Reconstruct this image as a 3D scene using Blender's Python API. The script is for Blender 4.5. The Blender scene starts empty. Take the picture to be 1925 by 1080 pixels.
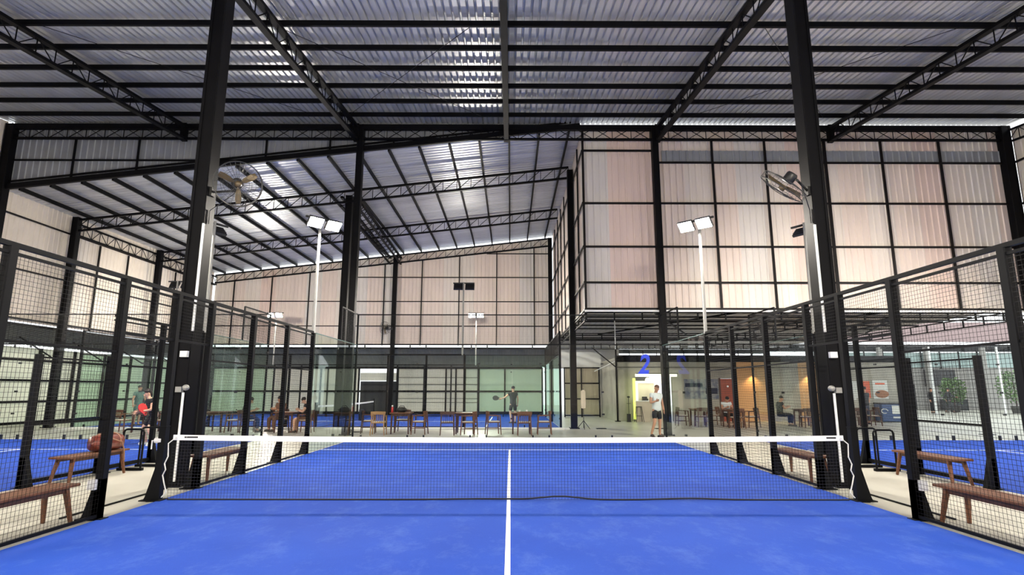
import bpy, bmesh, math, random
from mathutils import Matrix, Vector
random.seed(7)
S = bpy.context.scene
COL = S.collection
PI = math.pi

# ------------------------------------------------------------------ camera, sky, exposure
F_PX = 1063.55
yaw, pitch, roll = .002345, .178545, .001339
cam_d = bpy.data.cameras.new('camera')
cam_d.sensor_width = 36.0
cam_d.lens = 36.0 * F_PX / 1925.0
cam_d.clip_end = 300
cam = bpy.data.objects.new('camera', cam_d)
COL.objects.link(cam)
fw = Vector((math.sin(yaw) * math.cos(pitch), math.cos(yaw) * math.cos(pitch), math.sin(pitch)))
rt0 = Vector((math.cos(yaw), -math.sin(yaw), 0))
up0 = rt0.cross(fw)
rt = math.cos(roll) * rt0 + math.sin(roll) * up0
up = -math.sin(roll) * rt0 + math.cos(roll) * up0
cam.matrix_world = Matrix(((rt.x, up.x, -fw.x, .0241), (rt.y, up.y, -fw.y, -8.5405), (rt.z, up.z, -fw.z, 1.5724), (0, 0, 0, 1)))
S.camera = cam

world = bpy.data.worlds.new('overcast')
S.world = world
world.use_nodes = True
wb = world.node_tree.nodes['Background']
wb.inputs[0].default_value = (.93, .97, 1.0, 1)
wb.inputs[1].default_value = 1.1

LAMP = 620.0          # radiance of a floodlight lens
S.view_settings.view_transform = 'Standard'
S.view_settings.look = 'None'
S.view_settings.exposure = 0.9
S.view_settings.gamma = 1.0
S.view_settings.use_curve_mapping = False
S.cycles.use_denoising = True
S.cycles.max_bounces = 8
S.cycles.diffuse_bounces = 4
S.cycles.glossy_bounces = 4
S.cycles.transparent_max_bounces = 40
S.cycles.sample_clamp_indirect = 6.0
S.cycles.caustics_reflective = False
S.cycles.caustics_refractive = False

# ------------------------------------------------------------------ materials
def lin(c):
    return tuple((x / 255 / 12.92) if x / 255 <= .04045 else ((x / 255 + .055) / 1.055) ** 2.4 for x in c)

def mat(name, rgb, rough=.6, metal=0.0, spec=.5, emit=None, estr=0.0, var=0.0, scale=8.0, bump=0.0, stretch=(1, 1, 1), rgb2=None, detail=4):
    m = bpy.data.materials.new(name)
    m.use_nodes = True
    nt = m.node_tree
    b = nt.nodes['Principled BSDF']
    c = lin(rgb)
    b.inputs['Base Color'].default_value = (*c, 1)
    b.inputs['Roughness'].default_value = rough
    b.inputs['Metallic'].default_value = metal
    b.inputs['Specular IOR Level'].default_value = spec
    if emit:
        b.inputs['Emission Color'].default_value = (*lin(emit), 1)
        b.inputs['Emission Strength'].default_value = estr
    if var or rgb2 or bump:
        tc = nt.nodes.new('ShaderNodeTexCoord')
        mp = nt.nodes.new('ShaderNodeMapping')
        mp.inputs['Scale'].default_value = stretch
        nz = nt.nodes.new('ShaderNodeTexNoise')
        nz.inputs['Scale'].default_value = scale
        nz.inputs['Detail'].default_value = detail
        gm = nt.nodes.new('ShaderNodeNewGeometry')
        nt.links.new(gm.outputs['Position'], mp.inputs['Vector'])
        nt.links.new(mp.outputs[0], nz.inputs['Vector'])
        rp = nt.nodes.new('ShaderNodeValToRGB')
        c2 = lin(rgb2) if rgb2 else tuple(min(1, x * (1 + var)) for x in c)
        c1 = c if rgb2 else tuple(x * (1 - var) for x in c)
        rp.color_ramp.elements[0].position = .35
        rp.color_ramp.elements[1].position = .68
        rp.color_ramp.elements[0].color = (*c1, 1)
        rp.color_ramp.elements[1].color = (*c2, 1)
        nt.links.new(nz.outputs['Fac'], rp.inputs[0])
        nt.links.new(rp.outputs[0], b.inputs['Base Color'])
        if bump:
            bp = nt.nodes.new('ShaderNodeBump')
            bp.inputs['Strength'].default_value = bump
            bp.inputs['Distance'].default_value = .01
            nt.links.new(nz.outputs['Fac'], bp.inputs['Height'])
            nt.links.new(bp.outputs[0], b.inputs['Normal'])
    return m

def glass(name, tint, refl=.9):
    m = bpy.data.materials.new(name)
    m.use_nodes = True
    nt = m.node_tree
    nt.nodes.clear()
    out = nt.nodes.new('ShaderNodeOutputMaterial')
    tr = nt.nodes.new('ShaderNodeBsdfTransparent')
    tr.inputs[0].default_value = (*tint, 1)
    gl = nt.nodes.new('ShaderNodeBsdfGlossy')
    gl.inputs['Roughness'].default_value = .02
    gl.inputs[0].default_value = (refl, refl, refl, 1)
    fr = nt.nodes.new('ShaderNodeFresnel')
    fr.inputs[0].default_value = 1.45
    mx = nt.nodes.new('ShaderNodeMixShader')
    ge = nt.nodes.new('ShaderNodeNewGeometry')
    inv = nt.nodes.new('ShaderNodeMath'); inv.operation = 'SUBTRACT'; inv.inputs[0].default_value = 1
    nt.links.new(ge.outputs['Backfacing'], inv.inputs[1])
    mu = nt.nodes.new('ShaderNodeMath'); mu.operation = 'MULTIPLY'
    nt.links.new(fr.outputs[0], mu.inputs[0]); nt.links.new(inv.outputs[0], mu.inputs[1])
    nt.links.new(mu.outputs[0], mx.inputs[0])
    nt.links.new(tr.outputs[0], mx.inputs[1])
    nt.links.new(gl.outputs[0], mx.inputs[2])
    nt.links.new(mx.outputs[0], out.inputs[0])
    return m

M = {}
M['steel'] = mat('black_steel_paint', (8, 8, 11), .55, spec=.12, var=.25, scale=3)
M['steel2'] = mat('black_fence_paint', (9, 10, 13), .55, spec=.14)
M['girt'] = mat('dark_steel_girt', (14, 10, 11), .5, spec=.2)
M['wire'] = mat('black_wire', (12, 12, 14), .5, spec=.3)
M['galv'] = mat('bare_zinc_sheet', (202, 203, 203), .34, metal=.45, var=.1, scale=1.2, stretch=(2, .25, 1))
M['galv_low'] = mat('bare_zinc_sheet_low', (198, 200, 203), .36, metal=.45, var=.1, scale=1.2, stretch=(.25, 2, 1))
M['soffit'] = mat('grey_soffit_sheet', (196, 190, 188), .5, metal=.1)
M['sheet_grey'] = mat('pale_grey_wall_sheet', (150, 154, 158), .5, metal=.3, var=.06, scale=2)
PINK = [mat('pink_beige_sheet', (222, 207, 195), .5, spec=.3, var=.05, scale=1.5, stretch=(1, 1, .2)),
        mat('rosy_sheet', (221, 200, 188), .5, spec=.3, var=.05, scale=1.5, stretch=(1, 1, .2)),
        mat('beige_sheet', (221, 211, 200), .5, spec=.3, var=.05, scale=1.5, stretch=(1, 1, .2)),
        mat('greyish_sheet', (214, 208, 200), .5, spec=.3, var=.05, scale=1.5, stretch=(1, 1, .2))]
CREAM = [mat('cream_sheet', (222, 212, 198), .5, spec=.3, var=.04, scale=1.5),
         mat('pale_sheet', (226, 218, 206), .5, spec=.3, var=.04, scale=1.5)]
M['lean'] = mat('dark_leanto_sheet', (86, 90, 94), .6, metal=.1, var=.15, scale=1.5)
M['concrete'] = mat('polished_concrete', (180, 177, 164), .38, spec=.5, rgb2=(200, 198, 186), scale=.9, detail=8, stretch=(1, .35, 1))
M['cwall'] = mat('raw_concrete_wall', (150, 147, 136), .75, rgb2=(172, 168, 156), scale=1.1, detail=7)
M['line'] = mat('white_line_paint', (232, 234, 236), .7)
M['glass'] = glass('clear_court_glass', (.965, .985, .975))
M['glass_g'] = glass('greenish_court_glass', (.885, .955, .915))
M['glass_edge'] = mat('glass_edge', (120, 150, 140), .2)
M['clamp'] = mat('black_clamp', (20, 20, 22), .4, spec=.4)
M['wood'] = mat('teak_wood', (92, 57, 38), .45, rgb2=(118, 76, 50), scale=6, stretch=(6, 1, 6), spec=.4)
M['wood_l'] = mat('honey_wood', (138, 102, 66), .5, rgb2=(160, 122, 82), scale=6, stretch=(6, 1, 6), spec=.4)
M['wood_d'] = mat('dark_brown_wood', (66, 40, 31), .5, rgb2=(84, 52, 40), scale=6, stretch=(6, 1, 6), spec=.4)
M['cushion'] = mat('off_white_cushion', (226, 218, 204), .8)
M['white'] = mat('white_plastic', (232, 233, 232), .45)
M['white_wall'] = mat('white_wall_paint', (232, 231, 228), .7)
M['band'] = mat('white_net_tape', (236, 236, 236), .75, var=.03, scale=30)
M['black'] = mat('black_plastic', (18, 18, 20), .5)
M['print'] = mat('black_print', (30, 30, 32), .7)
M['rope'] = mat('white_rope', (214, 214, 206), .8)
M['cord'] = mat('black_net_cord', (16, 18, 28), .7)
M['pole'] = mat('grey_painted_pole', (150, 150, 146), .4, metal=.3)
M['lens'] = mat('lit_lens', (255, 250, 240), .4, emit=(255, 246, 232), estr=LAMP)
M['lamp_body'] = mat('lamp_housing', (38, 38, 40), .5)
M['bag'] = mat('red_brown_leather', (98, 44, 34), .32, spec=.6, rgb2=(124, 60, 48), scale=9)
M['strap'] = mat('tan_strap', (150, 112, 88), .6)
M['fan_body'] = mat('fan_black', (26, 25, 24), .45)
M['fan_blade'] = mat('fan_blade_bronze', (96, 82, 58), .4, metal=.3)
M['fan_cage'] = mat('fan_cage_wire', (70, 70, 68), .4, metal=.5)
M['door_o'] = mat('orange_brown_door', (150, 62, 30), .4, var=.1, scale=5, stretch=(4, 4, .5))
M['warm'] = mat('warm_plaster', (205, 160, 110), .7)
M['tan'] = mat('tan_board', (176, 164, 142), .6, var=.1, scale=2, stretch=(5, 5, .6))
M['lime'] = mat('lime_strip_light', (206, 226, 90), .5, emit=(214, 236, 90), estr=1.2)
M['bulb'] = mat('warm_white_globe', (255, 250, 225), .4, emit=(255, 244, 210), estr=1.8)
M['signlit'] = mat('backlit_sign_face', (250, 248, 230), .5, emit=(252, 250, 232), estr=.7)
M['counter'] = mat('beige_counter_board', (196, 184, 162), .55, var=.06, scale=3)
M['blue_decal'] = mat('blue_decal', (36, 66, 210), .5)
M['fridge'] = mat('freezer_blue', (30, 62, 110), .4)
M['poster_o'] = mat('orange_poster', (206, 92, 56), .6)
M['poster_w'] = mat('pale_poster', (206, 208, 204), .6)
M['poster_b'] = mat('blue_photo_print', (84, 92, 112), .6, rgb2=(150, 150, 146), scale=4, detail=3)
M['food'] = mat('brown_food_print', (150, 100, 66), .6)
M['screen'] = mat('dark_screen', (22, 23, 25), .25)
M['skin'] = mat('skin', (214, 168, 142), .55)
M['skin2'] = mat('tan_skin', (186, 136, 108), .55)
M['hair'] = mat('dark_hair', (26, 20, 18), .6)
M['hair2'] = mat('brown_hair', (92, 60, 44), .6)
M['eye'] = mat('eye', (30, 24, 22), .3)
M['lip'] = mat('lip', (170, 96, 88), .5)
M['c_white'] = mat('white_cloth', (208, 214, 212), .85)
M['c_black'] = mat('black_cloth', (24, 24, 27), .85)
M['c_teal'] = mat('grey_green_cloth', (76, 104, 96), .85)
M['c_dgrey'] = mat('charcoal_cloth', (48, 52, 54), .85)
M['c_brown'] = mat('brown_cloth', (110, 78, 60), .85)
M['c_navy'] = mat('navy_cloth', (34, 40, 62), .85)
M['c_shoe'] = mat('shoe', (70, 60, 54), .7)
M['c_shoew'] = mat('white_shoe', (220, 220, 218), .7)
M['red'] = mat('red_racket', (190, 40, 42), .4)
M['leaf'] = mat('green_leaf', (70, 104, 48), .6, rgb2=(112, 148, 76), scale=3)
M['pot'] = mat('dark_pot', (52, 50, 48), .7)
M['umb'] = mat('folded_cloth', (222, 206, 186), .8)
M['facade'] = mat('white_facade', (150, 147, 143), .7)
M['facade_p'] = mat('pink_facade', (186, 164, 164), .7)
M['teal_win'] = mat('pale_teal_window', (150, 170, 168), .25)

def translucent(name, rgb, f=.55):
    m = mat(name, rgb, .5, spec=.3, var=.05, scale=3, stretch=(4, 4, .6))
    nt = m.node_tree
    b = nt.nodes['Principled BSDF']; out = nt.nodes['Material Output']
    tl = nt.nodes.new('ShaderNodeBsdfTranslucent'); tl.inputs[0].default_value = (*lin(rgb), 1)
    mx = nt.nodes.new('ShaderNodeMixShader'); mx.inputs[0].default_value = f
    nt.links.new(b.outputs[0], mx.inputs[1]); nt.links.new(tl.outputs[0], mx.inputs[2]); nt.links.new(mx.outputs[0], out.inputs[0])
    return m
M['white_sheet'] = translucent('milky_panel', (236, 234, 224))
M['cream_panel'] = translucent('cream_milky_panel', (232, 231, 220))

def turf_mat():
    m = mat('blue_turf', (44, 98, 214), .85, spec=.15)
    nt = m.node_tree
    b = nt.nodes['Principled BSDF']
    geo = nt.nodes.new('ShaderNodeNewGeometry')
    def noise(scale, detail, st=(1, 1, 1), rough=.6):
        mp = nt.nodes.new('ShaderNodeMapping')
        mp.inputs['Scale'].default_value = st
        nz = nt.nodes.new('ShaderNodeTexNoise')
        nz.inputs['Scale'].default_value = scale
        nz.inputs['Detail'].default_value = detail
        nz.inputs['Roughness'].default_value = rough
        nt.links.new(geo.outputs['Position'], mp.inputs[0])
        nt.links.new(mp.outputs[0], nz.inputs['Vector'])
        return nz.outputs['Fac']
    def ramp(fac, p0, p1, c0, c1):
        r = nt.nodes.new('ShaderNodeValToRGB')
        r.color_ramp.elements[0].position = p0
        r.color_ramp.elements[1].position = p1
        r.color_ramp.elements[0].color = (*c0, 1)
        r.color_ramp.elements[1].color = (*c1, 1)
        nt.links.new(fac, r.inputs[0])
        return r.outputs[0]
    base = ramp(noise(.6, 5), .3, .7, lin((27, 64, 158)), lin((34, 74, 171)))
    sand = ramp(noise(2.2, 12, (1, .6, 1), .78), .5, .82, (0, 0, 0), (.3, .3, .3))
    fine = ramp(noise(170, 2), .3, .75, (.86, .86, .86), (1.08, 1.08, 1.08))
    mul = nt.nodes.new('ShaderNodeMix'); mul.data_type = 'RGBA'; mul.blend_type = 'MULTIPLY'
    mul.inputs[0].default_value = 1
    nt.links.new(base, mul.inputs[6]); nt.links.new(fine, mul.inputs[7])
    mx = nt.nodes.new('ShaderNodeMix'); mx.data_type = 'RGBA'
    nt.links.new(sand, mx.inputs[0]); nt.links.new(mul.outputs[2], mx.inputs[6])
    mx.inputs[7].default_value = (*lin((120, 150, 205)), 1)
    nt.links.new(mx.outputs[2], b.inputs['Base Color'])
    bp = nt.nodes.new('ShaderNodeBump'); bp.inputs['Strength'].default_value = .25; bp.inputs['Distance'].default_value = .004
    nt.links.new(noise(220, 2), bp.inputs['Height']); nt.links.new(bp.outputs[0], b.inputs['Normal'])
    return m
M['turf'] = turf_mat()

# ------------------------------------------------------------------ mesh helpers
WM = {}          # object name -> world matrix, kept so that children can be given in world coordinates

def link(o, matrix, parent=None):
    COL.objects.link(o)
    if parent is not None:
        o.parent = parent
        o.matrix_parent_inverse = WM[parent.name].inverted()
    o.matrix_basis = matrix
    WM[o.name] = matrix.copy()
    return o

def tag(o, label=None, cat=None, group=None, kind=None):
    if label: o['label'] = label
    if cat: o['category'] = cat
    if group: o['group'] = group
    if kind or cat: o['kind'] = kind or 'thing'
    return o

def thing(name, label, cat, loc=(0, 0, 0), rz=0.0, group=None, kind=None):
    o = bpy.data.objects.new(name, None)
    o.empty_display_size = .2
    link(o, Matrix.Translation(loc) @ Matrix.Rotation(rz, 4, 'Z'))
    return tag(o, label, cat, group, kind)

def struct(name, loc=(0, 0, 0), label=None):
    o = bpy.data.objects.new(name, None)
    link(o, Matrix.Translation(loc))
    return tag(o, label, None, None, 'structure')

UNIT = {}
def unit_box(m):
    if m.name not in UNIT:
        me = bpy.data.meshes.new('unit_' + m.name)
        v = [(x, y, z) for x in (-.5, .5) for y in (-.5, .5) for z in (-.5, .5)]
        f = [(0, 1, 3, 2), (4, 6, 7, 5), (0, 4, 5, 1), (2, 3, 7, 6), (0, 2, 6, 4), (1, 5, 7, 3)]
        me.from_pydata(v, [], f)
        me.materials.append(m)
        UNIT[m.name] = me
    return UNIT[m.name]

def axes(p, q, up=(0, 0, 1)):
    p, q = Vector(p), Vector(q)
    y = q - p
    L = y.length
    y = y / L
    u = Vector(up)
    if abs(y.dot(u)) > .98:
        u = Vector((1, 0, 0)) if abs(y.x) < .9 else Vector((0, 1, 0))
    x = y.cross(u).normalized()
    z = x.cross(y)
    return p, q, x, y, z, L

def bar(name, p, q, w, h, m, parent=None, up=(0, 0, 1)):
    """straight member from p to q, w wide (sideways) and h high (along up)"""
    p, q, x, y, z, L = axes(p, q, up)
    c = (p + q) / 2
    mt = Matrix(((x.x * w, y.x * L, z.x * h, c.x), (x.y * w, y.y * L, z.y * h, c.y), (x.z * w, y.z * L, z.z * h, c.z), (0, 0, 0, 1)))
    return link(bpy.data.objects.new(name, unit_box(m)), mt, parent)

def block(name, c, s, m, parent=None, rz=0.0):
    mt = Matrix.Translation(c) @ Matrix.Rotation(rz, 4, 'Z') @ Matrix.Diagonal((*s, 1))
    return link(bpy.data.objects.new(name, unit_box(m)), mt, parent)

class MB:
    def __init__(s):
        s.v, s.f, s.mi = [], [], []
        s.cur = 0
    def add(s, vs, fs):
        o = len(s.v)
        s.v += [tuple(v) for v in vs]
        s.f += [tuple(i + o for i in f) for f in fs]
        s.mi += [s.cur] * len(fs)
    def box(s, c, sz, rot=None):
        vs = []
        for x in (-.5, .5):
            for y in (-.5, .5):
                for z in (-.5, .5):
                    v = Vector((x * sz[0], y * sz[1], z * sz[2]))
                    if rot is not None: v = rot @ v
                    vs.append(v + Vector(c))
        s.add(vs, [(0, 1, 3, 2), (4, 6, 7, 5), (0, 4, 5, 1), (2, 3, 7, 6), (0, 2, 6, 4), (1, 5, 7, 3)])
    def barx(s, p, q, w, h, up=(0, 0, 1), w2=None, h2=None):
        p, q, x, y, z, L = axes(p, q, up)
        w2 = w if w2 is None else w2
        h2 = h if h2 is None else h2
        vs = []
        for c, a, b in ((p, w, h), (q, w2, h2)):
            vs += [c - x * a / 2 - z * b / 2, c + x * a / 2 - z * b / 2, c + x * a / 2 + z * b / 2, c - x * a / 2 + z * b / 2]
        s.add(vs, [(0, 1, 2, 3), (7, 6, 5, 4), (0, 4, 5, 1), (1, 5, 6, 2), (2, 6, 7, 3), (3, 7, 4, 0)])
    def tube(s, pts, r, n=8, cap=True, closed=False):
        pts = [Vector(p) for p in pts]
        rs = r if isinstance(r, (list, tuple)) else [r] * len(pts)
        vs, fs = [], []
        N = len(pts)
        px = None
        for i, p in enumerate(pts):
            if closed:
                d = pts[(i + 1) % N] - pts[i - 1]
            else:
                d = pts[min(i + 1, N - 1)] - pts[max(i - 1, 0)]
            d.normalize()
            u = Vector((0, 0, 1)) if abs(d.z) < .95 else Vector((1, 0, 0))
            x = d.cross(u).normalized() if px is None else (px - d * px.dot(d)).normalized()
            px = x
            y = x.cross(d)
            for k in range(n):
                a = 2 * PI * k / n
                vs.append(p + (x * math.cos(a) + y * math.sin(a)) * rs[i])
        for i in range(N if closed else N - 1):
            j = (i + 1) % N
            for k in range(n):
                k2 = (k + 1) % n
                fs.append((i * n + k, i * n + k2, j * n + k2, j * n + k))
        if cap and not closed:
            fs.append(tuple(range(n)))
            fs.append(tuple((N - 1) * n + k for k in range(n - 1, -1, -1)))
        s.add(vs, fs)
    def lathe(s, prof, c=(0, 0, 0), n=16, rot=None):
        vs, fs = [], []
        for (r, z) in prof:
            for k in range(n):
                a = 2 * PI * k / n
                v = Vector((r * math.cos(a), r * math.sin(a), z))
                if rot is not None: v = rot @ v
                vs.append(v + Vector(c))
        for i in range(len(prof) - 1):
            for k in range(n):
                k2 = (k + 1) % n
                fs.append((i * n + k, i * n + k2, (i + 1) * n + k2, (i + 1) * n + k))
        s.add(vs, fs)
    def ellipsoid(s, c, r, n=12, m=8, rot=None):
        prof = [(max(1e-4, math.sin(PI * i / m)), -math.cos(PI * i / m)) for i in range(m + 1)]
        vs, fs = [], []
        for (rr, z) in prof:
            for k in range(n):
                a = 2 * PI * k / n
                v = Vector((rr * math.cos(a) * r[0], rr * math.sin(a) * r[1], z * r[2]))
                if rot is not None: v = rot @ v
                vs.append(v + Vector(c))
        for i in range(m):
            for k in range(n):
                k2 = (k + 1) % n
                fs.append((i * n + k, i * n + k2, (i + 1) * n + k2, (i + 1) * n + k))
        s.add(vs, fs)
    def prism(s, poly, axis, a, b):
        """poly: 2D points in the plane across axis (x->(y,z), y->(x,z), z->(x,y))"""
        def P(u, v, t):
            return {'x': (t, u, v), 'y': (u, t, v), 'z': (u, v, t)}[axis]
        n = len(poly)
        vs = [P(u, v, a) for u, v in poly] + [P(u, v, b) for u, v in poly]
        fs = [tuple(range(n)), tuple(range(2 * n - 1, n - 1, -1))]
        fs += [(i, (i + 1) % n, n + (i + 1) % n, n + i) for i in range(n)]
        s.add(vs, fs)
    def mesh(s, name, mats, smooth=False):
        me = bpy.data.meshes.new(name)
        me.from_pydata(s.v, [], s.f)
        for m in (mats if isinstance(mats, (list, tuple)) else [mats]):
            me.materials.append(m)
        me.polygons.foreach_set('material_index', s.mi)
        bm = bmesh.new(); bm.from_mesh(me)
        bmesh.ops.recalc_face_normals(bm, faces=bm.faces)
        bm.to_mesh(me); bm.free()
        if smooth:
            me.polygons.foreach_set('use_smooth', [True] * len(me.polygons))
        me.update()
        return me
    def build(s, name, mats, parent=None, smooth=False, matrix=None, bevel=0):
        o = bpy.data.objects.new(name, s.mesh(name, mats, smooth))
        link(o, matrix if matrix is not None else Matrix(), parent)
        if bevel:
            b = o.modifiers.new('edge', 'BEVEL'); b.width = bevel; b.segments = 2; b.limit_method = 'ANGLE'
        return o

def kids(o):
    return [c for c in ALLKIDS.get(o.name, [])]
ALLKIDS = {}
def index_kids():
    ALLKIDS.clear()
    for c in COL.objects:
        if c.parent: ALLKIDS.setdefault(c.parent.name, []).append(c)

def copy_tree(o, matrix=None, parent=None):
    c = o.copy()
    COL.objects.link(c)
    if parent is not None: c.parent = parent
    if matrix is not None: c.matrix_basis = matrix
    for ch in ALLKIDS.get(o.name, []): copy_tree(ch, None, c)
    return c

def place(proto, used, loc, rz, label, group=None):
    """first use moves the prototype itself, then copies of it and of each of its parts"""
    mt = Matrix.Translation(loc) @ Matrix.Rotation(rz, 4, 'Z')
    if not used:
        proto.matrix_basis = mt; o = proto; used.append(1)
    else:
        o = copy_tree(proto, mt)
    o['label'] = label
    if group: o['group'] = group
    return o

def corr_profile(w, pitch, depth):
    """trapezoid ribs across a sheet w wide: list of (x, z)"""
    n = max(1, round(w / pitch)); p = w / n
    out = []
    for i in range(n):
        x = i * p
        out += [(x, 0), (x + p * .62, 0), (x + p * .72, -depth), (x + p * .90, -depth)]
    out.append((w, 0))
    return out

SHEETS = {}
def sheet_proto(w, pitch, depth, m):
    k = (round(w, 3), pitch, depth, m.name)
    if k not in SHEETS:
        pr = corr_profile(w, pitch, depth)
        me = bpy.data.meshes.new('corrugated_sheet')
        n = len(pr)
        vs = [(x, 0, z) for x, z in pr] + [(x, 1, z) for x, z in pr]
        me.from_pydata(vs, [], [(i, i + 1, n + i + 1, n + i) for i in range(n - 1)])
        me.materials.append(m)
        SHEETS[k] = me
    return SHEETS[k]

def sheet(name, o, across, along, length, w, pitch, depth, m, parent):
    """corrugated sheet from corner o: w across, length along; ribs stand off on the side of -(across x along)"""
    a, l = Vector(across).normalized(), Vector(along).normalized()
    nrm = a.cross(l)
    mt = Matrix(((a.x, l.x * length, nrm.x, o[0]), (a.y, l.y * length, nrm.y, o[1]), (a.z, l.z * length, nrm.z, o[2]), (0, 0, 0, 1)))
    return link(bpy.data.objects.new(name, sheet_proto(w, pitch, depth, m)), mt, parent)

def cut_sheet(name, x0, x1, zb, zt, pos, pitch, depth, m, parent, axis='x', sgn=-1):
    """upright corrugated sheet between two outlines zb(x), zt(x); ribs towards sgn along the wall's normal"""
    pr = corr_profile(x1 - x0, pitch, depth)
    n = len(pr)
    def P(x, d, z):
        return (x0 + x, pos - sgn * d, z) if axis == 'x' else (pos - sgn * d, x0 + x, z)
    vs = [P(x, d, zb(x0 + x)) for x, d in pr] + [P(x, d, zt(x0 + x)) for x, d in pr]
    me = bpy.data.meshes.new(name)
    me.from_pydata(vs, [], [(i, i + 1, n + i + 1, n + i) for i in range(n - 1)])
    me.materials.append(m)
    return link(bpy.data.objects.new(name, me), Matrix(), parent)

def split(a, b, step=1.0):
    n = max(1, round((b - a) / step)); w = (b - a) / n
    return [(a + i * w, a + (i + 1) * w) for i in range(n)]

# ------------------------------------------------------------------ floor
YB = 11.9                                  # plane between the main hall and the rear hall
def zr(y): return 11.75 + .115 * (y - YB)  # underside of the main roof sheets
def zl(x): return 9.10 + .1155 * (x + 19.3)  # underside of the lower roof sheets
XW = 19.3
YF = 27.8

fl = MB(); fl.box((8, 14, -.1), (90, 76, .2))
floor = fl.build('floor', M['concrete']); tag(floor, kind='structure')
floor['label'] = 'pale polished concrete floor around the blue courts'

# ------------------------------------------------------------------ main roof
roof = struct('ceiling', (0, 0, 10), 'bare ribbed metal roof over the three courts')
Ls = math.hypot(24.1, .115 * 24.1)
for a, b in split(-19.4, 19.4, 1.0):
    sheet('roof_sheet', (b, -12.0, zr(-12.0)), (-1, 0, 0), (0, 1, .115), Ls, b - a, .2, .05, M['galv'], roof)
for y in [10.78 - 1.252 * i for i in range(18)]:
    z = zr(y) - .075 - .05
    bar('purlin', (-XW, y, z), (XW, y, z), .07, .15, M['steel'], roof)
bar('eave_beam', (-XW, YB - .02, 11.52), (XW, YB - .02, 11.52), .16, .2, M['steel'], roof)
for (x0, y0, x1, y1) in ((-6, 4.5, -1, 10.8), (-1, 4.5, -6, 10.8), (-12, 4.5, -7, 10.8), (6.5, 4.5, 11.5, 10.8), (11.5, 4.5, 6.5, 10.8)):
    bar('tie_rod', (x0, y0, zr(y0) - .2), (x1, y1, zr(y1) - .2), .012, .012, M['steel'], roof)

def lattice(parent, pts, depth, step, m, style='warren', cw=.1, ch=.08, vert=True, web=.022, up=(0, 0, 1)):
    """two chords along pts[0]->pts[1] (centre of the top chord), the lower one depth below, and a web of single bars"""
    p, q = Vector(pts[0]), Vector(pts[1])
    d = Vector((0, 0, depth))
    bar('top_chord', p, q, cw, ch, m, parent)
    bar('bottom_chord', p - d, q - d, cw, ch, m, parent)
    n = max(2, round((q - p).length / step))
    for i in range(n):
        a, b = p.lerp(q, i / n), p.lerp(q, (i + 1) / n)
        if vert: bar('web_bar', a, a - d, web, web, m, parent)
        if style == 'x':
            bar('web_bar', a, b - d, web, web, m, parent); bar('web_bar', a - d, b, web, web, m, parent)
        elif style == 'n':
            bar('web_bar', a - d, b, web, web, m, parent)
        elif style == 'warren':
            if i % 2: bar('web_bar', a, b - d, web, web, m, parent)
            else: bar('web_bar', a - d, b, web, web, m, parent)
    bar('web_bar', q, q - d, web, web, m, parent)

TRUSS = [(-12.5, 'black lattice roof truss over the court on the side of the bag bench'),
         (-5.9, 'black lattice roof truss between the bag-side court and the middle court'),
         (-.15, 'black roof truss running straight over the centre line of the blue court'),
         (5.65, 'black lattice roof truss between the middle court and the open-side court'),
         (12.3, 'black lattice roof truss over the court beside the lounge posters')]
for x, lab in TRUSS:
    t = thing('roof_truss', lab, 'roof truss', (x, YB, 11.2), group='main roof trusses', kind='structure')
    y0 = -11.5
    lattice(t, ((x, y0, zr(y0) - .24), (x, YB - .1, zr(YB - .1) - .24)), .5, .62, M['steel'], cw=.17, ch=.09)
    bar('end_post', (x, YB - .12, 11.6), (x, YB - .12, 10.92), .2, .2, M['steel'], t)

# ------------------------------------------------------------------ steel columns
def column(label, x, y, z1, w=.26, d=.34, base=True, group='black steel columns'):
    t = thing('steel_column', label, 'column', (x, y, 0), group=group)
    mb = MB()
    pr = [(-w / 2, -d / 2), (w / 2, -d / 2), (w / 2, d / 2), (-w / 2, d / 2)]
    c = .015
    poly = []
    for i, (a, b) in enumerate(pr):
        sx, sy = (1 if a > 0 else -1), (1 if b > 0 else -1)
        p1, p2 = (a - sx * c, b), (a, b - sy * c)
        poly += [p1, p2] if i in (1, 3) else [p2, p1]
    mb.prism([(x + a, y + b) for a, b in poly], 'z', .02, z1)
    mb.build('shaft', M['steel'], t)
    for s in (-1, 1):          # raised flange seams down both faces
        bar('flange', (x + s * (w / 2 - .03), y - d / 2 - .008, .02), (x + s * (w / 2 - .03), y - d / 2 - .008, z1), .05, .016, M['steel'], t, up=(0, 1, 0))
    if base:
        block('base_plate', (x, y, .012), (w + .16, d + .12, .024), M['steel'], t)
        for sx in (-1, 1):
            for sy in (-1, 1):
                bl = MB(); bl.lathe([(0.0001, .05), (.018, .05), (.018, .02)], (x + sx * (w / 2 + .05), y + sy * (d / 2 + .03), 0), 6)
                bl.build('anchor_bolt', M['steel'], t)
    return t

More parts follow.
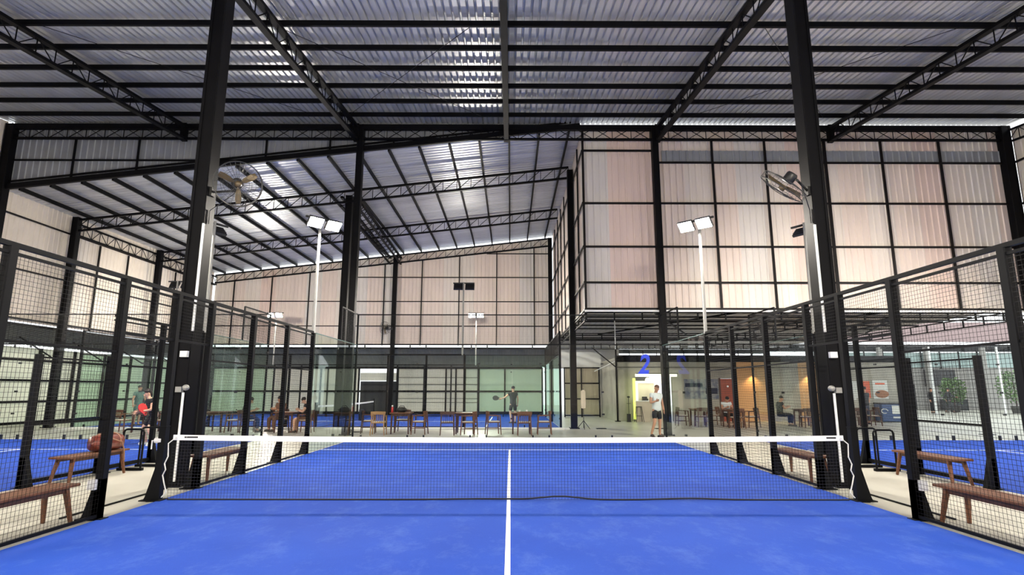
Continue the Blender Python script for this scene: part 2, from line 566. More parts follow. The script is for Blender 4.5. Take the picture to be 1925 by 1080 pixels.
colL = column('thick black column beside the net post on the bag-bench side', -5.56, 1.32, zr(1.3) - .1)
colR = column('thick black column beside the net post on the lounge side', 5.56, 1.32, zr(1.3) - .1)
column('black column behind the glass corner under the lit floodlight, bag-bench side', -5.75, YB, 11.6, .24, .26)
column('black column behind the man in the white shirt', 5.55, YB, 11.6, .24, .26)
column('black corner column where cream side wall meets the grey gable', -19.2, YB, 11.6, .3, .3)
column('black corner column where pink wall meets the open right side', 19.05, YB, 11.6, .34, .3)
column('black column against the cream side wall, behind the bag-side court', -19.05, 15.5, 9.0, .26, .26)
column('second black column along the cream side wall towards the rear corner', -19.05, 21.5, 9.0, .26, .26)
column('free-standing black column under the first rafter of the low roof', -7.2, 15.75, 10.1, .3, .3)
column('black column in the rear wall carrying the double ridge beam, with wall fan', -7.5, 27.6, 10.2, .26, .26)
column('black column at the free corner of the court glass, beside the folded umbrella', 2.65, 15.4, 11.2, .26, .26)
column('black column in the rear corner beside the side wall of panels', 2.6, 27.6, 11.4, .26, .26)

# ------------------------------------------------------------------ grey gable above the lower roof
gab = struct('wall_gable', (-8, YB, 10), 'grey ribbed gable wall above the low rear roof')
for a, b in split(-19.3, 2.7, 1.0):
    cut_sheet('wall_sheet', a, b, lambda x: zl(x) + .02, lambda x: 11.85, YB + .16, .25, .03, M['sheet_grey'], gab)
for x in (-16.75, -14.3, -11.85, -9.4, -6.95, -4.5, -2.05, .4):
    if zl(x) < 11.1: bar('stud', (x, YB + .08, zl(x)), (x, YB + .08, 11.1), .06, .06, M['steel'], gab)
bar('girt', (-19.3, YB + .07, 10.2), (-10.0, YB + .07, 10.2), .05, .06, M['steel'], gab)
bar('edge_beam', (-19.3, YB, zl(-19.3) - .03), (2.7, YB, zl(2.7) - .03), .12, .2, M['steel'], gab)
bar('edge_beam', (-19.3, YB + .06, zl(-19.3) + .2), (2.4, YB + .06, zl(2.4) + .2), .06, .06, M['steel'], gab)
lt = thing('lattice_beam', 'long cross-braced black beam under the rear edge of the roof', 'beam', (0, YB, 11.3), kind='structure')
lattice(lt, ((-19.2, YB - .04, 11.5), (19.1, YB - .04, 11.5)), .46, .72, M['steel'], 'x', cw=.09, ch=.08, web=.022)

# ------------------------------------------------------------------ lower roof
low = struct('ceiling.001', (-8, 20, 9), 'low bluish ribbed metal roof over the rear court')
slope = math.atan(.1155)
Lw = (22.0 + .6) / math.cos(slope)
for a, b in split(YB + .2, YF + .1, 1.0):
    sheet('roof_sheet', (-19.5, a, zl(-19.5)), (0, 1, 0), (1, 0, .1155), Lw, b - a, .25, .03, M['galv_low'], low)
for i in range(19):
    x = -19.0 + 1.163 * i + .35
    z = zl(x) - .03 - .075
    bar('purlin', (x, YB + .1, z), (x, YF, z), .07, .15, M['steel'], low)
RAFT = [(15.5, 'first sloping lattice rafter under the low roof'), (21.5, 'second sloping lattice rafter under the low roof'),
        (27.65, 'sloping lattice rafter along the top of the rear wall')]
for y, lab in RAFT:
    t = thing('lattice_rafter', lab, 'rafter', (-8, y, 9), group='rafters of the low roof', kind='structure')
    lattice(t, ((-19.2, y, zl(-19.2) - .24), (2.6, y, zl(2.6) - .24)), .5, .62, M['steel'], 'n', cw=.1, ch=.08, web=.025)
t = thing('ridge_beam', 'double black lattice beam running back from the free-standing column', 'beam', (-7.3, 21, 9.5), kind='structure')
for dx in (-.35, .35):
    a = Vector((-7.2 + dx, 15.7, 10.05)); b = Vector((-7.5 + dx, 27.6, 10.05))
    bar('top_chord', a, b, .12, .1, M['steel'], t); bar('bottom_chord', a - Vector((0, 0, .42)), b - Vector((0, 0, .42)), .1, .08, M['steel'], t)
for i in range(18):
    a = Vector((-7.2, 15.7, 10.05)).lerp(Vector((-7.5, 27.6, 10.05)), i / 18)
    bar('web_bar', a + Vector((-.35, 0, -.42)), a + Vector((.35, .4, 0)), .03, .03, M['steel'], t)
    bar('web_bar', a + Vector((.35, 0, -.42)), a + Vector((.35, .6, 0)), .03, .03, M['steel'], t)

# ------------------------------------------------------------------ rear wall (far end of the low hall)
wb_ = struct('wall_back', (-8, YF, 6), 'pink beige ribbed rear wall above the lean-to opening')
for a, b in split(-19.3, 2.6, 1.0):
    cut_sheet('wall_sheet', a, b, lambda x: 4.42, lambda x: zl(x) - .22, YF + .12, .25, .03, PINK[random.choice((0, 0, 2, 2, 3, 1))], wb_)
fv = [1.55 - 2.445 * i for i in range(9)]
for x in fv:
    bar('stud', (x, YF + .03, 4.35), (x, YF + .03, zl(x) - .7), .07, .06, M['girt'], wb_)
for z in (10.4, 8.8, 7.2, 5.6, 4.4):
    xa = max(-19.3, -19.3 + (z + .75 - 9.1) / .1155)
    if z == 8.8: xa = -10.65
    bar('girt', (xa, YF + .05, z), (2.6, YF + .05, z), .05, .06, M['girt'], wb_)

# lean-to behind the rear wall: dark roof, white panels in black frames
lean = struct('ceiling.002', (-8, 29, 3.6), 'dark lean-to roof behind the rear wall')
for a, b in split(-21.0, 2.4, 1.2):
    sheet('roof_sheet', (a, YF + .15, 4.22), (1, 0, 0), (0, 1, -.42), 2.9, b - a, .3, .03, M['lean'], lean)
bar('lean_to_beam', (-21, YF, 4.17), (2.4, YF, 4.17), .1, .12, M['steel'], lean)
lw = struct('wall_lower', (-8, 29, 1.5), 'white translucent panels in black frames below the lean-to')
YL = 29.0
xs = [-19.6, -17.2, -14.8, -12.4, -9.9, -7.35, -5.6, -4.2, -3.55, -2.95, -2.05, -.35, 2.1]
for i in range(len(xs) - 1):
    a, b = xs[i], xs[i + 1]
    if (a, b) == (-9.9, -7.35):
        g = bar('dark_panel', (a + .1, YL + .1, 1.05), (b - .1, YL + .1, 1.05), .06, 2.1, M['c_dgrey'], lw)
        g = block('panel', ((a + b) / 2, YL + .12, 2.4), (b - a - .1, .03, .5), M['white_sheet'], lw)
    else:
        block('panel', ((a + b) / 2, YL + .12, 1.5), (b - a, .03, 2.9), M['white_sheet'], lw)
for x in xs: bar('post', (x, YL, 0), (x, YL, 3.0), .1, .1, M['steel'], lw)
for z, h in ((.06, .24), (1.46, .12), (2.98, .14)): bar('rail', (-19.6, YL, z), (2.1, YL, z), .08, h, M['steel'], lw)
for z in (.75, 1.0, 1.9, 2.35): bar('girt', (-7.35, YL + .06, z), (-2.1, YL + .06, z), .03, .03, M['girt'], lw)

# ------------------------------------------------------------------ side walls
wl = struct('wall_left', (-XW, 8, 5), 'cream ribbed side wall along the bag-side court')
for a, b in split(YB, YF, 1.0):
    cut_sheet('wall_sheet', a, b, lambda x: 4.2, lambda x: 9.1, -XW - .1, .25, .025, random.choice(CREAM), wl, 'y', 1)
for a, b in split(-12, YB, 1.0):
    cut_sheet('wall_sheet', a, b, lambda x: 4.2, lambda x: zr(x) - .02, -XW - .1, .25, .025, random.choice(CREAM), wl, 'y', 1)
for y in (17.4, 19.4, 23.5, 25.5, 13.7):
    if y > 15: bar('stud', (-XW, y, 4.2), (-XW, y, 8.2), .07, .06, M['girt'], wl)
for y in (-9, -6, -3, 0, 3, 6, 9): bar('stud', (-XW, y, 4.2), (-XW, y, zr(y) - .3), .06, .07, M['girt'], wl)
for z in (8.25, 6.2, 4.3): bar('girt', (-XW + .02, YB, z), (-XW + .02, YF, z), .05, .06, M['girt'], wl)
for z in (8.3, 6.6, 4.3): bar('girt', (-XW + .02, -12, z), (-XW + .02, YB, z), .05, .06, M['girt'], wl)
t = thing('lattice_beam', 'lattice beam along the top of the cream side wall', 'beam', (-XW, 21, 8.5), kind='structure')
lattice(t, ((-XW + .12, 15.6, 8.78), (-XW + .12, YF, 8.78)), .5, .5, M['steel'], cw=.06, ch=.07, web=.022)
ll = struct('ceiling.003', (-20.5, 15, 3.9), 'grey lean-to roof outside the cream side wall')
for a, b in split(-6, YF + 1.2, 1.2):
    sheet('roof_sheet', (-XW - .15, b, 4.1), (0, -1, 0), (-1, 0, -.25), 2.4, b - a, .3, .03, M['lean'], ll)
for y in (9.0, 12.0, 15.5, 18.5, 21.5, 24.5):
    bar('strut', (-XW - .05, y, 2.9), (-XW - 1.5, y, 3.75), .05, .05, M['steel'], ll)
bar('lean_to_beam', (-XW - .05, -6, 4.08), (-XW - .05, YF, 4.08), .08, .1, M['steel'], ll)
llw = struct('wall_left_lower', (-XW - 2.2, 15, 1.5), 'white panels under the side lean-to')
ys = [-4, -1.5, 1, 3.5, 6, 8.5, 11, 13.2, 15.5, 17.6, 19.7, 21.8, 23.9, 26, 29]
for i in range(len(ys) - 1):
    block('panel', (-XW - 2.35, (ys[i] + ys[i + 1]) / 2, 1.7), (.03, ys[i + 1] - ys[i], 3.4), M['cream_panel'], llw)
for y in ys: bar('post', (-XW - 2.25, y, 0), (-XW - 2.25, y, 3.4), .1, .1, M['steel'], llw)
for z in (.1, 1.02, 1.95, 2.85): bar('rail', (-XW - 2.25, -4, z), (-XW - 2.25, 29, z), .07, .1, M['steel'], llw)

wr = struct('wall_right', (XW, 0, 7), 'beige ribbed side wall high over the open side')
for a, b in split(-12, YB, 1.0):
    cut_sheet('wall_sheet', a, b, lambda x: 4.5, lambda x: zr(x) - .22, XW + .1, .25, .03, random.choice([PINK[2], CREAM[0]]), wr, 'y', -1)
for z in (10.15, 8.5, 6.85, 5.5, 4.48): bar('girt', (XW, -12, z), (XW, YB, z), .05, .07, M['girt'], wr)
for y in (-9, -6, -3, 0, 3, 6, 9): bar('stud', (XW, y, 4.4), (XW, y, zr(y) - .3), .06, .06, M['girt'], wr)
t = thing('lattice_beam', 'lattice beam along the top of the beige open-side wall', 'beam', (XW, 5, 11), kind='structure')
lattice(t, ((XW - .08, -4, zr(-4) - .3), (XW - .08, YB, zr(YB) - .3)), .46, .5, M['steel'], cw=.06, ch=.07, web=.022)
wfr = struct('wall_front', (0, -12, 5), 'ribbed wall behind the photographer')
for a, b in split(-19.3, 19.3, 2.0):
    cut_sheet('wall_sheet', a, b, lambda x: 0, lambda x: zr(-12) - .1, -12.1, .5, .03, CREAM[0], wfr, 'x', 1)

# ------------------------------------------------------------------ upper box wall on the right (front face and side face)
wbx = struct('wall_upper', (11, YB, 7.5), 'pink ribbed wall hanging over the lounge canopy')
cols = [3, 1, 1, 0, 2, 0, 3, 2, 1, 2, 0, 2, 0, 1, 2, 3, 0]
for i, (a, b) in enumerate(split(2.75, 19.5, 1.0)):
    cut_sheet('wall_sheet', a, b, lambda x: 4.5, lambda x: 11.64, YB + .16, .25, .03, PINK[cols[i % len(cols)]], wbx)
for a, b in split(2.75, 19.2, 1.0):        # grey closing strip under the top girt
    cut_sheet('wall_strip', a, b, lambda x: 10.18, lambda x: 10.66, YB + .12, .25, .03, M['sheet_grey'], wbx) if a > 5.3 else None
for x in (7.76, 9.8, 12.1, 14.29, 16.54): bar('stud', (x, YB + .06, 4.3), (x, YB + .06, 11.05), .075 if x != 12.1 else .11, .06, M['girt'], wbx, up=(0, 1, 0))
bar('stud', (2.78, YB + .05, 4.4), (2.78, YB + .05, 11.5), .08, .08, M['girt'], wbx)
bar('girt', (2.75, YB + .06, 10.63), (5.5, YB + .06, 10.63), .05, .07, M['girt'], wbx)
bar('girt', (5.5, YB + .06, 10.15), (19.2, YB + .06, 10.15), .05, .07, M['girt'], wbx)
for z in (8.52, 6.83, 5.47, 4.49): bar('girt', (2.75, YB + .06, z), (19.2, YB + .06, z), .05, .07, M['girt'], wbx)
bar('edge_flashing', (2.72, YB - .02, 4.40), (19.2, YB - .02, 4.40), .05, .07, M['white'], wbx)
wsd = struct('wall_side', (2.75, 20, 7.5), 'pink ribbed side wall of the hanging box above the rear court')
for a, b in split(YB + .16, YF, 1.0):
    cut_sheet('wall_sheet', a, b, lambda x: 4.4, lambda x: zl(2.7) + .12, 2.84, .25, .03, random.choice([PINK[2], PINK[0], CREAM[0]]), wsd, 'y', -1)
for y in (13.6, 17.4, 19.5, 21.5, 23.5, 25.6): bar('stud', (2.76, y, 4.4), (2.76, y, 11.4), .06, .06, M['girt'], wsd)
for z in (10.6, 8.52, 6.83, 5.47, 4.45): bar('girt', (2.74, YB, z), (2.74, YF, z), .05, .07, M['girt'], wsd)

# ------------------------------------------------------------------ lounge canopy (underside of the box)
can = struct('ceiling.004', (11, 20, 4.4), 'ribbed grey soffit over the lounge')
for a, b in split(2.9, 19.2, 1.0):
    sheet('soffit_sheet', (b, YB + .2, 4.62), (-1, 0, 0), (0, 1, 0), 22.0, b - a, .25, .03, M['soffit'], can)
for y in (13.4, 14.8, 16.4, 17.9, 19.4, 22.8, 24.4, 26.0, 29.5, 31, 32.5): bar('purlin', (2.8, y, 4.55), (19.2, y, 4.55), .05, .06, M['steel'], can)
for (x0, y0, x1, y1) in ((5.3, 12.2, 9.2, 21), (8.6, 12.2, 4.6, 21), (9.0, 12.2, 13.2, 21), (14, 12.2, 10, 21), (14.5, 12.2, 18.5, 21)):
    bar('brace', (x0, y0, 4.42), (x1, y1, 4.42), .06, .06, M['steel'], can)
def ladder(label, p, q, depth=.34, step=1.05):
    t = thing('ladder_beam', label, 'beam', p, group='ladder beams of the lounge canopy', kind='structure')
    lattice(t, (p, q), depth, step, M['steel'], 'none', cw=.055, ch=.045, web=.045)
ladder('black ladder beam along the front edge of the lounge canopy', (2.8, YB + .1, 4.42), (19.1, YB + .1, 4.42))
ladder('black ladder beam across the lounge canopy above the service window', (2.8, 21.3, 4.5), (19.1, 21.3, 4.5), .3)
ladder('black ladder beam along the canopy edge below the side wall', (2.75, YB + .1, 4.34), (2.75, YF, 4.34), .3)
ladder('black ladder beam along the open daylight edge of the canopy', (19.1, YB + .1, 4.5), (19.1, YF, 4.5), .34)
ladder('black ladder beam at the rear edge of the lounge canopy', (2.8, 28.0, 4.5), (19.1, 28.0, 4.5), .34)
ladder('black ladder beam at the outer end of the lounge soffit', (2.8, 34.0, 4.46), (19.1, 34.0, 4.46), .36)
bar('fascia_board', (2.8, 34.05, 4.4), (19.1, 34.05, 4.4), .03, .3, M['lean'], can)
ladder('black ladder beam running back through the lounge canopy', (12.1, YB + .1, 4.48), (12.1, 28, 4.48), .32)
dp = MB(); dp.tube([(4.3, 14.6, 4.6), (4.3, 14.6, 3.2)], .02, 6); tag(dp.build('drop_pipe', M['white']), 'thin white pipe hanging from the lounge soffit beside the glass', 'pipe')

# ------------------------------------------------------------------ courts
def court(name, label, x0, x1, y0, y1, lines):
    t = thing('artificial_turf', label, 'turf', ((x0 + x1) / 2, (y0 + y1) / 2, 0), group='blue padel court carpets')
    mb = MB(); mb.box(((x0 + x1) / 2, (y0 + y1) / 2, .004), (x1 - x0, y1 - y0, .012)); mb.build('carpet', M['turf'], t)
    for (a, b, c, d) in lines:
        block('court_line', ((a + c) / 2, (b + d) / 2, .0115), (abs(c - a), abs(d - b), .004), M['line'], t)
    return t
def lines_y(cx):
    return [(cx - 5, 6.92, cx + 5, 6.97), (cx - 5, -6.97, cx + 5, -6.92), (cx - .025, -6.92, cx + .025, 6.92)]
court('t', 'blue artificial turf of the middle court in front of the net', -5, 5, -10, 10, lines_y(0))
court('t', 'blue artificial turf of the court behind the bench with the bag', -17.9, -7.9, -10, 10, lines_y(-12.9))
court('t', 'blue artificial turf of the court on the open daylight side', 7.9, 17.9, -10, 10, lines_y(12.9))
court('t', 'blue artificial turf of the rear court behind the wooden chairs', -18.0, 2.1, 15.4, 28.9,
      [(-14.9, 15.4, -14.85, 25.4), (-1.05, 15.4, -1.0, 25.4), (-14.85, 20.38, -1.05, 20.43)])
kb = MB(); kb.box((-7.9, 14.9, .03), (20.6, .5, .06)); kb = kb.build('kerb', M['white_wall']); tag(kb, 'low white kerb in front of the rear court', 'kerb')

def mesh_wires(mb, p, q, z0, z1, cell=.05, r=.0022):
    """welded grid between p and q (x, y): upright and level wires, three-sided"""
    p, q = Vector((*p, 0)), Vector((*q, 0))
    L = (q - p).length; d = (q - p) / L
    n = max(1, round(L / cell))
    for i in range(n + 1):
        c = p + d * (L * i / n)
        mb.tube([c + Vector((0, 0, z0)), c + Vector((0, 0, z1))], r, 3, False)
    m = max(1, round((z1 - z0) / cell))
    for i in range(m + 1):
        z = z0 + (z1 - z0) * i / m
        mb.tube([p + Vector((0, 0, z)), q + Vector((0, 0, z))], r, 3, False)

def fence_post(parent, x, y, h, out, w=.09):
    """square post with a triangular foot on the outer side; out = (dx, dy) away from the court"""
    mb = MB()
    mb.box((x + out[0] * w / 2, y + out[1] * w / 2, h / 2), (w, w, h))
    if out[0]:
        xo = x + out[0] * w
        mb.prism([(x, .015), (xo + out[0] * .13, .015), (xo + out[0] * .11, .06), (xo, .48), (x, .48)], 'y', y + out[1] * w / 2 - .045, y + .045)
        mb.box((x + out[0] * .11, y, .008), (.32, .14, .016))
    else:
        yo = y + out[1] * w
        mb.prism([(y, .015), (yo + out[1] * .13, .015), (yo + out[1] * .11, .06), (yo, .48), (y, .48)], 'x', x - .045, x + .045)
        mb.box((x, y + out[1] * .11, .008), (.14, .32, .016))
    return mb.build('post', M['steel2'], parent)

def side_fence(label, X, out, bays, posts, rails_z=(3.0, 2.93), low=()):
    """fence along Y at x = X; bays = (y0, y1, z0, z1) filled with wire grid"""
    t = thing('court_fence', label, 'fence', (X, 0, 0), group='black wire fences of the courts')
    for y, h in posts: fence_post(t, X, y, h, (out, 0))
    for (y0, y1, z0, z1) in bays:
        mb = MB(); mesh_wires(mb, (X + out * .02, y0), (X + out * .02, y1), z0, z1)
        g = mb.build('wire_grid', M['wire'], t); g['kind'] = 'stuff'
        bar('frame_bar', (X + out * .03, y0, z0), (X + out * .03, y1, z0), .03, .035, M['steel2'], t)
        bar('frame_bar', (X + out * .03, y0, z1), (X + out * .03, y1, z1), .03, .03, M['steel2'], t)
        if z0 < .2 and z1 > 2.5:
            bar('frame_bar', (X + out * .03, y0, 2.05), (X + out * .03, y1, 2.05), .025, .025, M['steel2'], t)
    return t

def mid_fence(label, X, out):
    t = side_fence(label, X, out, [(-6, -1.2, .05, 2.93), (1.0, 6.0, .05, 2.93), (-1.2, 1.0, 2.3, 2.93)],
                   [(-6, 3), (-4.6, 3), (-2.95, 3), (-1.2, 3), (.0, 3), (1.0, 3), (2.6, 3), (4.3, 3), (6, 3)])
    bar('top_rail', (X + out * .045, -6, 3.02), (X + out * .045, 6.05, 3.02), .05, .05, M['steel2'], t)
    bar('threshold', (X + out * .5, -1.2, .012), (X + out * .5, 1.0, .012), .025, .02, M['steel2'], t)
    for s, (yy, zz) in enumerate(((-1.25, .42),)):
        block('latch_box', (X + out * .1, yy, zz), (.09, .1, .12), M['white'], t)
    return t
fenceL = mid_fence('tall black wire fence of the middle court on the bag-bench side', -5, -1)
fenceR = mid_fence('tall black wire fence of the middle court on the lounge side', 5, 1)

def nb_fence(label, X, out):
    t = side_fence(label, X, out, [(2.7, 6.0, .05, 2.93), (-6, -1.2, .05, 2.93), (1.0, 2.7, 1.0, 2.1)],
                   [(-6, 3), (-4.3, 3), (-2.7, 3), (-1.2, 2.15), (1.0, 2.15), (2.7, 2.2), (4.3, 3), (6, 3)])
    bar('top_rail', (X + out * .045, 2.7, 3.02), (X + out * .045, 6.05, 3.02), .05, .05, M['steel2'], t)
    bar('bottom_rail', (X + out * .045, 1.0, .08), (X + out * .045, 6.05, .08), .05, .06, M['steel2'], t)
nb_fence('black wire fence of the court behind the bag bench', -7.9, 1)
nb_fence('black wire fence of the open-side court, along the corridor', 7.9, -1)
def outer_fence(label, X, out):
    t = side_fence(label, X, out, [(-2, 6.0, .05, 2.93)], [(-2, 3), (0, 3), (2, 3), (4, 3), (6, 3)])
    bar('top_rail', (X + out * .045, -2, 3.02), (X + out * .045, 6.05, 3.02), .05, .05, M['steel2'], t)
outer_fence('outer black wire fence of the bag-side court, near the cream wall', -17.9, -1)
outer_fence('outer black wire fence of the open-side court, towards the daylight', 17.9, 1)

def glass_side(label, X, y0, y1, out, tint):
    """side wall of two glass panes at the court corner, with a short wire return above"""
    t = thing('glass_wall', label, 'glass wall', (X, (y0 + y1) / 2, 0), group='glass walls of the courts')
    n = 2
    for i in range(n):
        a = y0 + (y1 - y0) * i / n + .006; b = y0 + (y1 - y0) * (i + 1) / n - .006
        mb = MB(); mb.box((X, (a + b) / 2, 1.51), (.012, b - a, 2.96)); mb.build('pane', M[tint], t)
    ym = (y0 + y1) / 2
    for z in (.3, 1.5, 2.75):
        block('clamp', (X + out * .02, ym, z), (.05, .09, .06), M['clamp'], t)
        block('clamp', (X + out * .02, y1 - .05, z), (.05, .07, .06), M['clamp'], t)
    bar('top_strip', (X, y0, 3.0), (X, y1, 3.0), .03, .02, M['glass_edge'], t)
    return t

def glass_end(label, x0, x1, Y, out, tint, ret, mesh=True, feet=True, face='y'):
    """end wall: five 2 m panes, 1 m of wire above, returns of wire along the sides for ret metres"""
    t = thing('glass_wall', label, 'glass wall', ((x0 + x1) / 2, Y, 0), group='glass walls of the courts')
    n = round((x1 - x0) / 2)
    w = (x1 - x0) / n
    for i in range(n):
        a, b = x0 + w * i + .006, x0 + w * (i + 1) - .006
        mb = MB(); mb.box(((a + b) / 2, Y, 1.51), (b - a, .012, 2.96)); mb.build('pane', M[tint], t)
    for i in range(n + 1):
        xj = x0 + w * i
        for dx in (-.26, .26):
            if x0 - .01 <= xj + dx <= x1 + .01:
                block('foot_bracket', (xj + dx, Y + out * .03, .075), (.05, .07, .15), M['clamp'], t)
                block('top_tab', (xj + dx, Y + out * .02, 2.95), (.04, .04, .09), M['clamp'], t)
        for z in (.8, 1.5, 2.4):
            if 0 < i < n: block('clamp', (xj, Y + out * .02, z), (.08, .05, .05), M['clamp'], t)
    bar('mid_rail', (x0, Y + out * .02, 3.02), (x1, Y + out * .02, 3.02), .04, .04, M['steel2'], t)
    if mesh:
        bar('top_rail', (x0, Y + out * .02, 4.0), (x1, Y + out * .02, 4.0), .035, .035, M['steel2'], t)
        mb = MB(); mesh_wires(mb, (x0, Y + out * .02), (x1, Y + out * .02), 3.05, 4.0)
        g = mb.build('wire_grid', M['wire'], t); g['kind'] = 'stuff'
        for x in (x0, x1): bar('corner_post', (x, Y + out * .02, 0 if x in (x0, x1) else 3), (x, Y + out * .02, 4.02), .05, .05, M['steel2'], t)
        if ret:
            for x in (x0, x1):
                bar('return_rail', (x, Y, 4.0), (x, Y - out * ret, 4.0), .035, .035, M['steel2'], t)
                bar('return_post', (x, Y - out * ret, 3.0), (x, Y - out * ret, 4.0), .04, .04, M['steel2'], t)
                mb = MB(); mesh_wires(mb, (x, Y), (x, Y - out * ret), 3.05, 4.0)
                g = mb.build('wire_grid', M['wire'], t); g['kind'] = 'stuff'
    return t

glass_side('two tall glass panes in the corner of the middle court, bag-bench side', -5, 6.05, 10, -1, 'glass_g')
glass_side('two tall glass panes in the corner of the middle court, lounge side', 5, 6.05, 10, 1, 'glass')
gb = glass_end('rear glass wall of the middle court with the blue number', -5, 5, 10, 1, 'glass', 1.8)
glass_side('corner glass panes of the bag-side court along the corridor', -7.9, 6.05, 10, 1, 'glass_g')
glass_side('corner glass panes of the open-side court along the corridor', 7.9, 6.05, 10, -1, 'glass')
glass_side('corner glass panes of the bag-side court near the cream wall', -17.9, 6.05, 10, -1, 'glass_g')
glass_side('corner glass panes of the open-side court towards the daylight', 17.9, 6.05, 10, 1, 'glass')
glass_end('rear glass wall of the bag-side court', -17.9, -7.9, 10, 1, 'glass', 1.8)
glass_end('rear glass wall of the open-side court', 7.9, 17.9, 10, 1, 'glass', 1.8)
num = bpy.data.curves.new('court_number', 'FONT')
num.body = '2'; num.size = .86; num.extrude = .004; num.shear = .25; num.offset = .022; num.align_x = 'CENTER'
num.materials.append(M['blue_decal'])
num_o = bpy.data.objects.new('number_outline', num); COL.objects.link(num_o)
num_me = bpy.data.meshes.new_from_object(num_o.evaluated_get(bpy.context.evaluated_depsgraph_get()))
bpy.data.objects.remove(num_o)
tag(link(bpy.data.objects.new('court_number', num_me), Matrix.Translation((4.33, 9.985, 2.1)) @ Matrix.Rotation(PI / 2, 4, 'X') @ Matrix.Diagonal((.82, 1, 1, 1))),
    'big blue figure 2 on the rear glass, above the service window', 'number')

# rear court, laid across: glass corners and fence on its near side, fence and glass on its far side, end wall beside the umbrella
def cross_side(label, Y, out, tint):
    t = thing('glass_wall', label, 'glass wall', (-8, Y, 0), group='glass walls of the courts')
    for (a, b) in ((-18, -16), (-16, -14), (-1.9, .1), (.1, 2.1)):
        mb = MB(); mb.box(((a + b) / 2, Y, 1.51), (abs(b - a) - .012, .012, 2.96)); mb.build('pane', M[tint], t)
        for z in (.4, 1.5, 2.6): block('clamp', (b - .04, Y + out * .02, z), (.07, .05, .06), M['clamp'], t)
        for dx in (.5, 1.5): block('foot_bracket', (a + dx, Y + out * .03, .075), (.05, .07, .15), M['clamp'], t)
    for a, b in ((-18, -14), (-1.9, 2.1)):
        bar('top_strip', (a, Y, 3.0), (b, Y, 3.0), .03, .025, M['steel2'], t)
    return t
cross_side('near glass corners of the rear court behind the wooden chairs', 15.4, -1, 'glass_g')
cross_side('far glass corners of the rear court against the white panels', 25.4, 1, 'glass_g')
def cross_fence(label, Y, out):
    t = thing('court_fence', label, 'fence', (-8, Y, 0), group='black wire fences of the courts')
    for a, b in ((-14, -9.2), (-6.7, -1.9)):
        mb = MB(); mesh_wires(mb, (a, Y), (b, Y), .05, 2.95)
        g = mb.build('wire_grid', M['wire'], t); g['kind'] = 'stuff'
        for z in (.06, 3.0): bar('frame_bar', (a, Y, z), (b, Y, z), .04, .04, M['steel2'], t)
        for i in range(4):
            x = a + (b - a) * i / 3
            fence_post(t, x, Y, 3, (0, out), .08)
    bar('top_rail', (-14, Y, 3.02), (-1.9, Y, 3.02), .05, .05, M['steel2'], t)
cross_fence('near wire fence of the rear court, behind the tables', 15.4, -1)
cross_fence('far wire fence of the rear court, before the white panels', 25.4, 1)
def cross_end(label, X, out):
    t = thing('glass_wall', label, 'glass wall', (X, 20.4, 0), group='glass walls of the courts')
    for i in range(5):
        mb = MB(); mb.box((X, 16.4 + 2 * i, 1.51), (.012, 1.988, 2.96)); mb.build('pane', M['glass_g'], t)
        block('clamp', (X + out * .02, 15.45 + 2 * i, 1.5), (.05, .08, .06), M['clamp'], t)
    for z in (3.02, 4.0): bar('top_rail', (X, 15.4, z), (X, 25.4, z), .04, .04, M['steel2'], t)
    mb = MB(); mesh_wires(mb, (X, 15.4), (X, 25.4), 3.05, 4.0)
    g = mb.build('wire_grid', M['wire'], t); g['kind'] = 'stuff'
    for y in (15.4, 20.4, 25.4): bar('corner_post', (X, y, 0), (X, y, 4.02), .09, .09, M['steel2'], t)
cross_end('glass end wall of the rear court beside the folded umbrella', 2.1, 1)
cross_end('glass end wall of the rear court near the cream wall', -18.0, -1)

